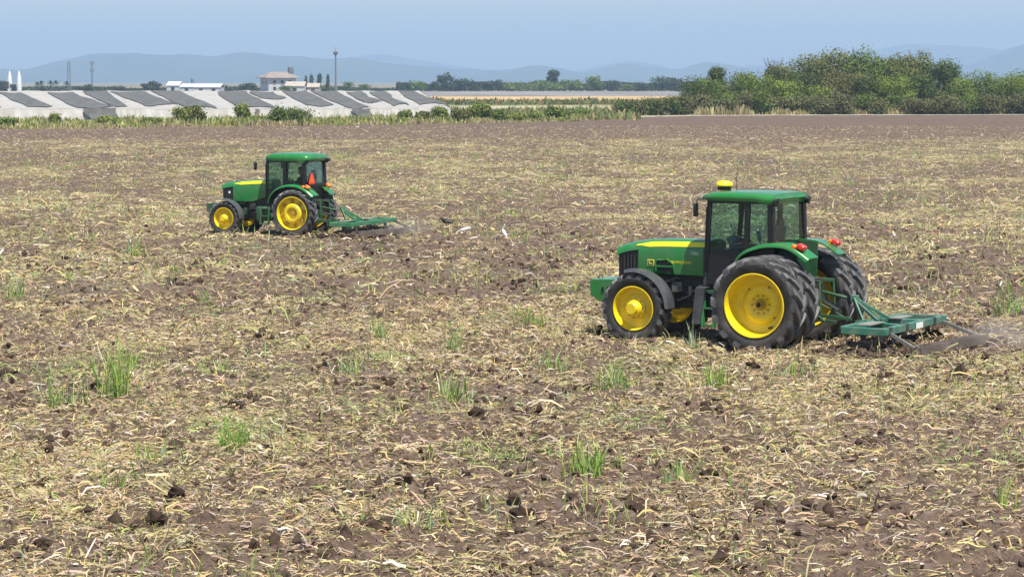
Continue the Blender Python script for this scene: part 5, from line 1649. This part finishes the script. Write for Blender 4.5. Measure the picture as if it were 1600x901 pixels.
shed('farm_shed', 447, 476, 134.5, 127.5, 1090, 14, M_tanroof, M_wall, 'tan roofed shed attached to the right of the tile roofed house')
shed('farm_shed', 481, 499, 136, 130, 1100, 12, M_tanroof, M_tanroof, 'small pinkish shed below the cypresses')
def water_tower(px, y0, y1, w, d, label):
    p = gp(px, d); zt = zat(y0, d); zb_ = zat(y1, d); r = w / F * d
    T = empty('water_tower', (p.x, p.y, 0), .4, label, 'water tower')
    tk = MB().lathe([(.01, zt + .25), (r * .8, zt), (r, zt - .2), (r, zb_ + .2), (r * .7, zb_), (.01, zb_ - .1)], n=16, axis='z').build('tank', M_tank, T)
    for k in range(4):
        t = k * PI / 2 + PI / 4
        MB().tube([(1.35 * r * math.cos(t), 1.35 * r * math.sin(t), 0), (r * .8 * math.cos(t), r * .8 * math.sin(t), zb_ + .1)], .10, 6).build('leg', M_mast, T)
    for z in (.3, .6):
        q = [(1.1 * r * math.cos(k * PI / 2 + PI / 4), 1.1 * r * math.sin(k * PI / 2 + PI / 4), zb_ * z) for k in range(5)]
        MB().tube(q, .06, 5).build('brace', M_mast, T)
water_tower(455.5, 105, 115, 4.6, 1130, 'dark water tank on legs behind the tile roofed house')
water_tower(302, 122.5, 127, 2.2, 1200, 'tiny dark water tank above the white warehouses')
def silo(px, label):
    d = 1250; p = gp(px, d)
    T = empty('silo', (p.x, p.y, 0), 0, label, 'silo', 'white silos on the left horizon')
    z0, z1 = zat(127, d), zat(112, d)
    MB().lathe([(1.15, 0), (1.15, z0 * .5), (.95, z0 + (z1 - z0) * .4), (.45, z1 - .6), (.30, z1)], n=18, axis='z').build('shell', M_wroof, T)
    MB().lathe([(.34, z1 - .05), (.34, z1 + .15), (.01, z1 + .4)], n=12, axis='z').build('cap', M_wroof, T)
silo(17.8, 'white tapered silo nearest the left photo edge'); silo(32.5, 'white tapered silo beside the first one, nearer the palms')
def mast(px, y0, d, r, label, kind):
    p = gp(px, d); H = zat(y0, d)
    T = empty('mast', (p.x, p.y, 0), .3, label, 'mast', 'tall masts on the horizon')
    if kind == 'lamp':
        MB().tube([(0, 0, 0), (0, 0, H)], [r * 1.2, r * .7], 10).build('pole', M_mast, T)
        for k in range(6):
            t = k * PI / 3
            MB().box((.75 * math.cos(t), .75 * math.sin(t), H - 1.4), (.5, .6, 1.2), rot=(0, .3, t)).build('floodlight', M_mast, T)
        MB().lathe([(.6, H - 2.2), (.7, H - 2.0), (.7, H - .6), (.3, H - .3)], n=14, axis='z').build('crown_ring', M_mast, T)
        MB().tube([(0, 0, H), (0, 0, H + 1.4)], .10, 6).build('lightning_rod', M_mast, T)
    else:
        w = r
        for sx_, sy_ in ((-1, -1), (1, -1), (1, 1), (-1, 1)):
            MB().tube([(sx_ * w, sy_ * w, 0), (sx_ * w * .7, sy_ * w * .7, H)], .11, 5).build('leg', M_mast, T)
        br = MB(); n = 14
        for k in range(n):
            z0, z1 = H * k / n, H * (k + 1) / n
            for a, b in (((-1, -1), (1, -1)), ((1, -1), (1, 1)), ((1, 1), (-1, 1)), ((-1, 1), (-1, -1))):
                f0, f1 = w * (1 - .3 * k / n), w * (1 - .3 * (k + 1) / n)
                br.tube([(a[0] * f0, a[1] * f0, z0), (b[0] * f1, b[1] * f1, z1)], .06, 4)
        br.build('bracing', M_mast, T)
        if kind == 'aerial':
            for z in (H - 1.0, H - 5.5):
                for t in (0, 2.1, 4.2):
                    MB().box((1.0 * math.cos(t), 1.0 * math.sin(t), z), (.5, .5, 1.8)).build('antenna', M_mast, T)
mast(525.5, 79, 1150, .42, 'tallest mast on the horizon, a lamp pole right of the cypresses', 'lamp')
mast(110, 96, 1250, .75, 'lattice tower right of the tiny palms', 'lattice')
mast(146, 96, 1500, .40, 'thin pale aerial mast with antennas right of the lattice tower', 'aerial')

# ---------------------------------------------------------------- mountains
M_mtn = flat_mat('mountain_forest', (0.040, 0.060, 0.038), (0.085, 0.090, 0.060), 0.004)
def mountains(d, prof, seed, depth, rough):
    px = np.arange(prof[0][0], prof[-1][0] + 1, 5.0)
    yy = np.interp(px, [p[0] for p in prof], [p[1] for p in prof])
    k = np.ones(7) / 7; yy = np.convolve(np.pad(yy, 3, 'edge'), k, 'valid')
    H = CAM_H + (YH - yy) / F * d
    H = H + rough * 3.2 * (fbm(px / 34.0, px * 0, seed, 5) - .5) * 2
    rows = np.array([-1.0, -.75, -.5, -.3, -.15, 0, .3, 1.0]); sh = np.array([0, .22, .48, .72, .90, 1.0, .6, 0])
    V = []
    for r_, s in zip(rows, sh):
        dd = d + r_ * depth
        x = (px - 800) / F * d
        z = H * s + (0 if s in (0, 1) else 1) * rough * 4 * (fbm(px / 22.0 + r_ * 3, np.full_like(px, r_ * 4), seed + 3, 3) - .5) * s
        V.append(np.stack([x, np.full_like(px, dd), np.where(s == 0, -.6, z)], -1))
    V = np.array(V); n, m = len(rows), len(px)
    mb = MB(); idx = lambda i, j: i * m + j
    mb.add(V.reshape(-1, 3), [(idx(i, j), idx(i, j + 1), idx(i + 1, j + 1), idx(i + 1, j)) for i in range(n - 1) for j in range(m - 1)])
    return tag(mb.build('mountain_range', M_mtn, angle=180), kind='structure')
mountains(10500, [(-600, 118), (-200, 108), (0, 108), (40, 110), (70, 104), (110, 93), (145, 84), (210, 82), (255, 86), (300, 86), (330, 88), (370, 84), (400, 82.5), (440, 87), (480, 91), (520, 92), (545, 89), (575, 94), (610, 102), (650, 104), (700, 107), (740, 110), (800, 110), (830, 103), (843, 101), (880, 107), (910, 114), (960, 120), (1010, 124), (1100, 125), (1500, 125), (2300, 125)], 5, 1500, 2.2)
mountains(11600, [(-600, 125), (700, 125), (800, 121), (900, 118), (940, 108), (980, 97), (1010, 103), (1045, 108), (1075, 104), (1108, 95), (1140, 101), (1170, 108), (1250, 115), (1400, 118), (1480, 108), (1530, 96), (1560, 82), (1600, 68), (1660, 58), (1760, 62), (1900, 80), (2300, 95)], 9, 1300, 2.5)
mountains(15800, [(-600, 118), (300, 118), (500, 97), (590, 84), (640, 92), (700, 101), (780, 112), (900, 112), (960, 98), (985, 95), (1020, 101), (1060, 110), (1200, 102), (1350, 82), (1410, 69), (1470, 72), (1540, 76), (1600, 84), (1750, 90), (2300, 100)], 15, 1200, 2.0)

# ---------------------------------------------------------------- air
hz = MB().box((0, 8600, 170), (20000, 18600, 342)).build('haze', bpy.data.materials.new('haze_air'), smooth=False)
hm = hz.data.materials[0]; hm.use_nodes = True
nt = hm.node_tree; nt.nodes.clear()
ho = nt.nodes.new('ShaderNodeOutputMaterial'); pv = nt.nodes.new('ShaderNodeVolumePrincipled')
pv.inputs['Color'].default_value = (0.53, 0.745, 1.0, 1)
pv.inputs['Density'].default_value = 1.5e-4
pv.inputs['Anisotropy'].default_value = 0.0
nt.links.new(pv.outputs[0], ho.inputs['Volume'])
hm.cycles.homogeneous_volume = True
tag(hz, kind='stuff')

# ---------------------------------------------------------------- dust raised by the near drag beam
def dust(loc, rz, rad, dens, label_kind='stuff'):
    bm = bmesh.new(); bmesh.ops.create_icosphere(bm, subdivisions=3, radius=1)
    me = bpy.data.meshes.new('dust'); bm.to_mesh(me); bm.free()
    m = bpy.data.materials.new('dust_cloud'); m.use_nodes = True; nt = m.node_tree; nt.nodes.clear()
    out = nt.nodes.new('ShaderNodeOutputMaterial'); pv = nt.nodes.new('ShaderNodeVolumePrincipled')
    pv.inputs['Color'].default_value = (0.92, 0.84, 0.74, 1)
    tc = nt.nodes.new('ShaderNodeTexCoord')
    ln = nt.nodes.new('ShaderNodeVectorMath'); ln.operation = 'LENGTH'; nt.links.new(tc.outputs['Object'], ln.inputs[0])
    fall = nt.nodes.new('ShaderNodeMapRange'); fall.inputs[1].default_value = 1.0; fall.inputs[2].default_value = 0.1; fall.inputs[3].default_value = 0; fall.inputs[4].default_value = 1
    nt.links.new(ln.outputs['Value'], fall.inputs[0])
    nz = nt.nodes.new('ShaderNodeTexNoise'); nz.inputs['Scale'].default_value = 2.2; nz.inputs['Detail'].default_value = 4; nt.links.new(tc.outputs['Object'], nz.inputs['Vector'])
    nr = nt.nodes.new('ShaderNodeMapRange'); nr.inputs[1].default_value = .38; nr.inputs[2].default_value = .68; nt.links.new(nz.outputs[0], nr.inputs[0])
    mu = nt.nodes.new('ShaderNodeMath'); mu.operation = 'MULTIPLY'; nt.links.new(fall.outputs[0], mu.inputs[0]); nt.links.new(nr.outputs[0], mu.inputs[1])
    m2 = nt.nodes.new('ShaderNodeMath'); m2.operation = 'MULTIPLY'; m2.inputs[1].default_value = dens; nt.links.new(mu.outputs[0], m2.inputs[0])
    nt.links.new(m2.outputs[0], pv.inputs['Density']); nt.links.new(pv.outputs[0], out.inputs['Volume'])
    me.materials.append(m)
    o = link('dust', me, loc=loc); o.scale = rad; o.rotation_euler = (0, 0, rz)
    tag(o, kind='stuff')
dust(to_world(loc_n, rz_n, (-4.1, -1.3, .25)), rz_n, (1.1, 1.6, .55), .6)
dust(to_world(loc_f, rz_f, (-3.5, -.8, .25)), rz_f, (.9, 2.0, .45), .5)

# ---------------------------------------------------------------- soil and straw heaved up by the harrows
def heaved(loc, rz, x0, x1, hw, n, seed):
    rng = np.random.default_rng(seed)
    bm = bmesh.new(); bmesh.ops.create_icosphere(bm, subdivisions=1, radius=1)
    bv = np.array([v.co[:] for v in bm.verts]); bf = np.array([[v.index for v in f.verts] for f in bm.faces]); bm.free()
    lx = rng.uniform(x0, x1, n); ly = rng.uniform(-hw, hw, n)
    edge = rng.random(n) < .35
    ly[edge] = hw + rng.normal(-.05, .22, edge.sum())
    c, q = math.cos(rz), math.sin(rz)
    x = loc[0] + lx * c - ly * q; y = loc[1] + lx * q + ly * c
    sz = .02 + .085 * rng.random(n) ** 2.2
    hump = .16 * np.clip(fbm(lx * 2.2, ly * 2.0, seed, 2) * 1.6 - .3, 0, 1)
    V = bv[None] * (1 + rng.normal(0, 0.25, (n, len(bv), 1))) * sz[:, None, None] * rng.uniform(0.6, 1.25, (n, 1, 3))
    V[:, :, 0] += x[:, None]; V[:, :, 1] += y[:, None]; V[:, :, 2] += (soil_z(x, y) + hump * rng.random(n))[:, None]
    Fc = (bf[None] + (np.arange(n) * len(bv))[:, None, None]).reshape(-1, 3)
    me = bpy.data.meshes.new('heaved_soil'); me.from_pydata(V.reshape(-1, 3), [], Fc); me.materials.append(M_clod); me.update()
    tag(link('heaved_soil', me), kind='stuff')
    m = n // 2                                       # straw dragged along with it
    lx = rng.uniform(x0 - .3, x1, m); ly = rng.uniform(-hw - .1, hw + .25, m)
    x = loc[0] + lx * c - ly * q; y = loc[1] + lx * q + ly * c
    L = rng.uniform(.08, .35, m); W = rng.uniform(.008, .022, m); a = rng.uniform(0, 2 * PI, m); t = rng.normal(.3, .4, m)
    d = np.stack([np.cos(a) * np.cos(t), np.sin(a) * np.cos(t), np.sin(t)], -1); p = np.stack([-np.sin(a), np.cos(a), 0 * a], -1)
    z = soil_z(x, y) + rng.uniform(.02, .20, m)
    cc = np.stack([x, y, z], -1); P = np.zeros((m, 3, 2, 3))
    for k, f in enumerate((-.5, 0, .5)):
        mid = cc + d * (L * f)[:, None]; mid[:, 2] += (.12 * L if k == 1 else 0)
        P[:, k, 0] = mid - p * (W / 2)[:, None]; P[:, k, 1] = mid + p * (W / 2)[:, None]
    col = PAL[rng.choice(len(PAL), m, p=PALP)] * rng.uniform(.5, 1.05, m)[:, None]
    tag(link('heaved_straw', quad_mesh('heaved_straw', P, M_straw, col)), kind='stuff')
heaved(loc_n, rz_n, -3.0, -1.35, 1.62, 1500, 301)
heaved(loc_f, rz_f, -2.8, -1.4, 1.80, 1000, 302)

def sprouts(seed, n, r0, r1):
    """thin green shoots coming up through the residue"""
    rng = np.random.default_rng(seed)
    x, y = scatter(rng, n, r0, r1, 1.3)
    cl = fbm(x / 1.3, y / 2.0, 501, 3)
    keep = (rng.random(n) < np.clip((cl - .56) * 7, 0.0, 1)) & (y < edge_d(800 + F * x / y) - 2)
    x, y = x[keep], y[keep]; n = len(x)
    H = rng.uniform(.10, .42, n); W = rng.uniform(.008, .020, n) * np.clip(y / 45, 1, 2); a = rng.uniform(0, 2 * PI, n); ln = rng.uniform(.05, .7, n); f = rng.uniform(0, PI, n)
    P = np.zeros((n, 3, 2, 3)); z = soil_z(x, y)
    for k, (t, w) in enumerate(((0, .9), (.55, 1), (1, .15))):
        c = np.stack([x + np.cos(a) * H * ln * t * t, y + np.sin(a) * H * ln * t * t, z + H * t * (1 - .25 * ln * t)], -1)
        o = np.stack([np.cos(f) * W * w, np.sin(f) * W * w, 0 * W], -1) / 2
        P[:, k, 0] = c - o; P[:, k, 1] = c + o
    cols = np.array([(.24, .36, .08), (.40, .44, .12), (.34, .42, .22), (.54, .48, .24)])
    tag(link('weed_sprouts', quad_mesh('weed_sprouts', P, M_blade, cols[rng.integers(0, 4, n)] * rng.uniform(.7, 1.2, n)[:, None])), kind='stuff')
sprouts(61, 60000, 24, 200)
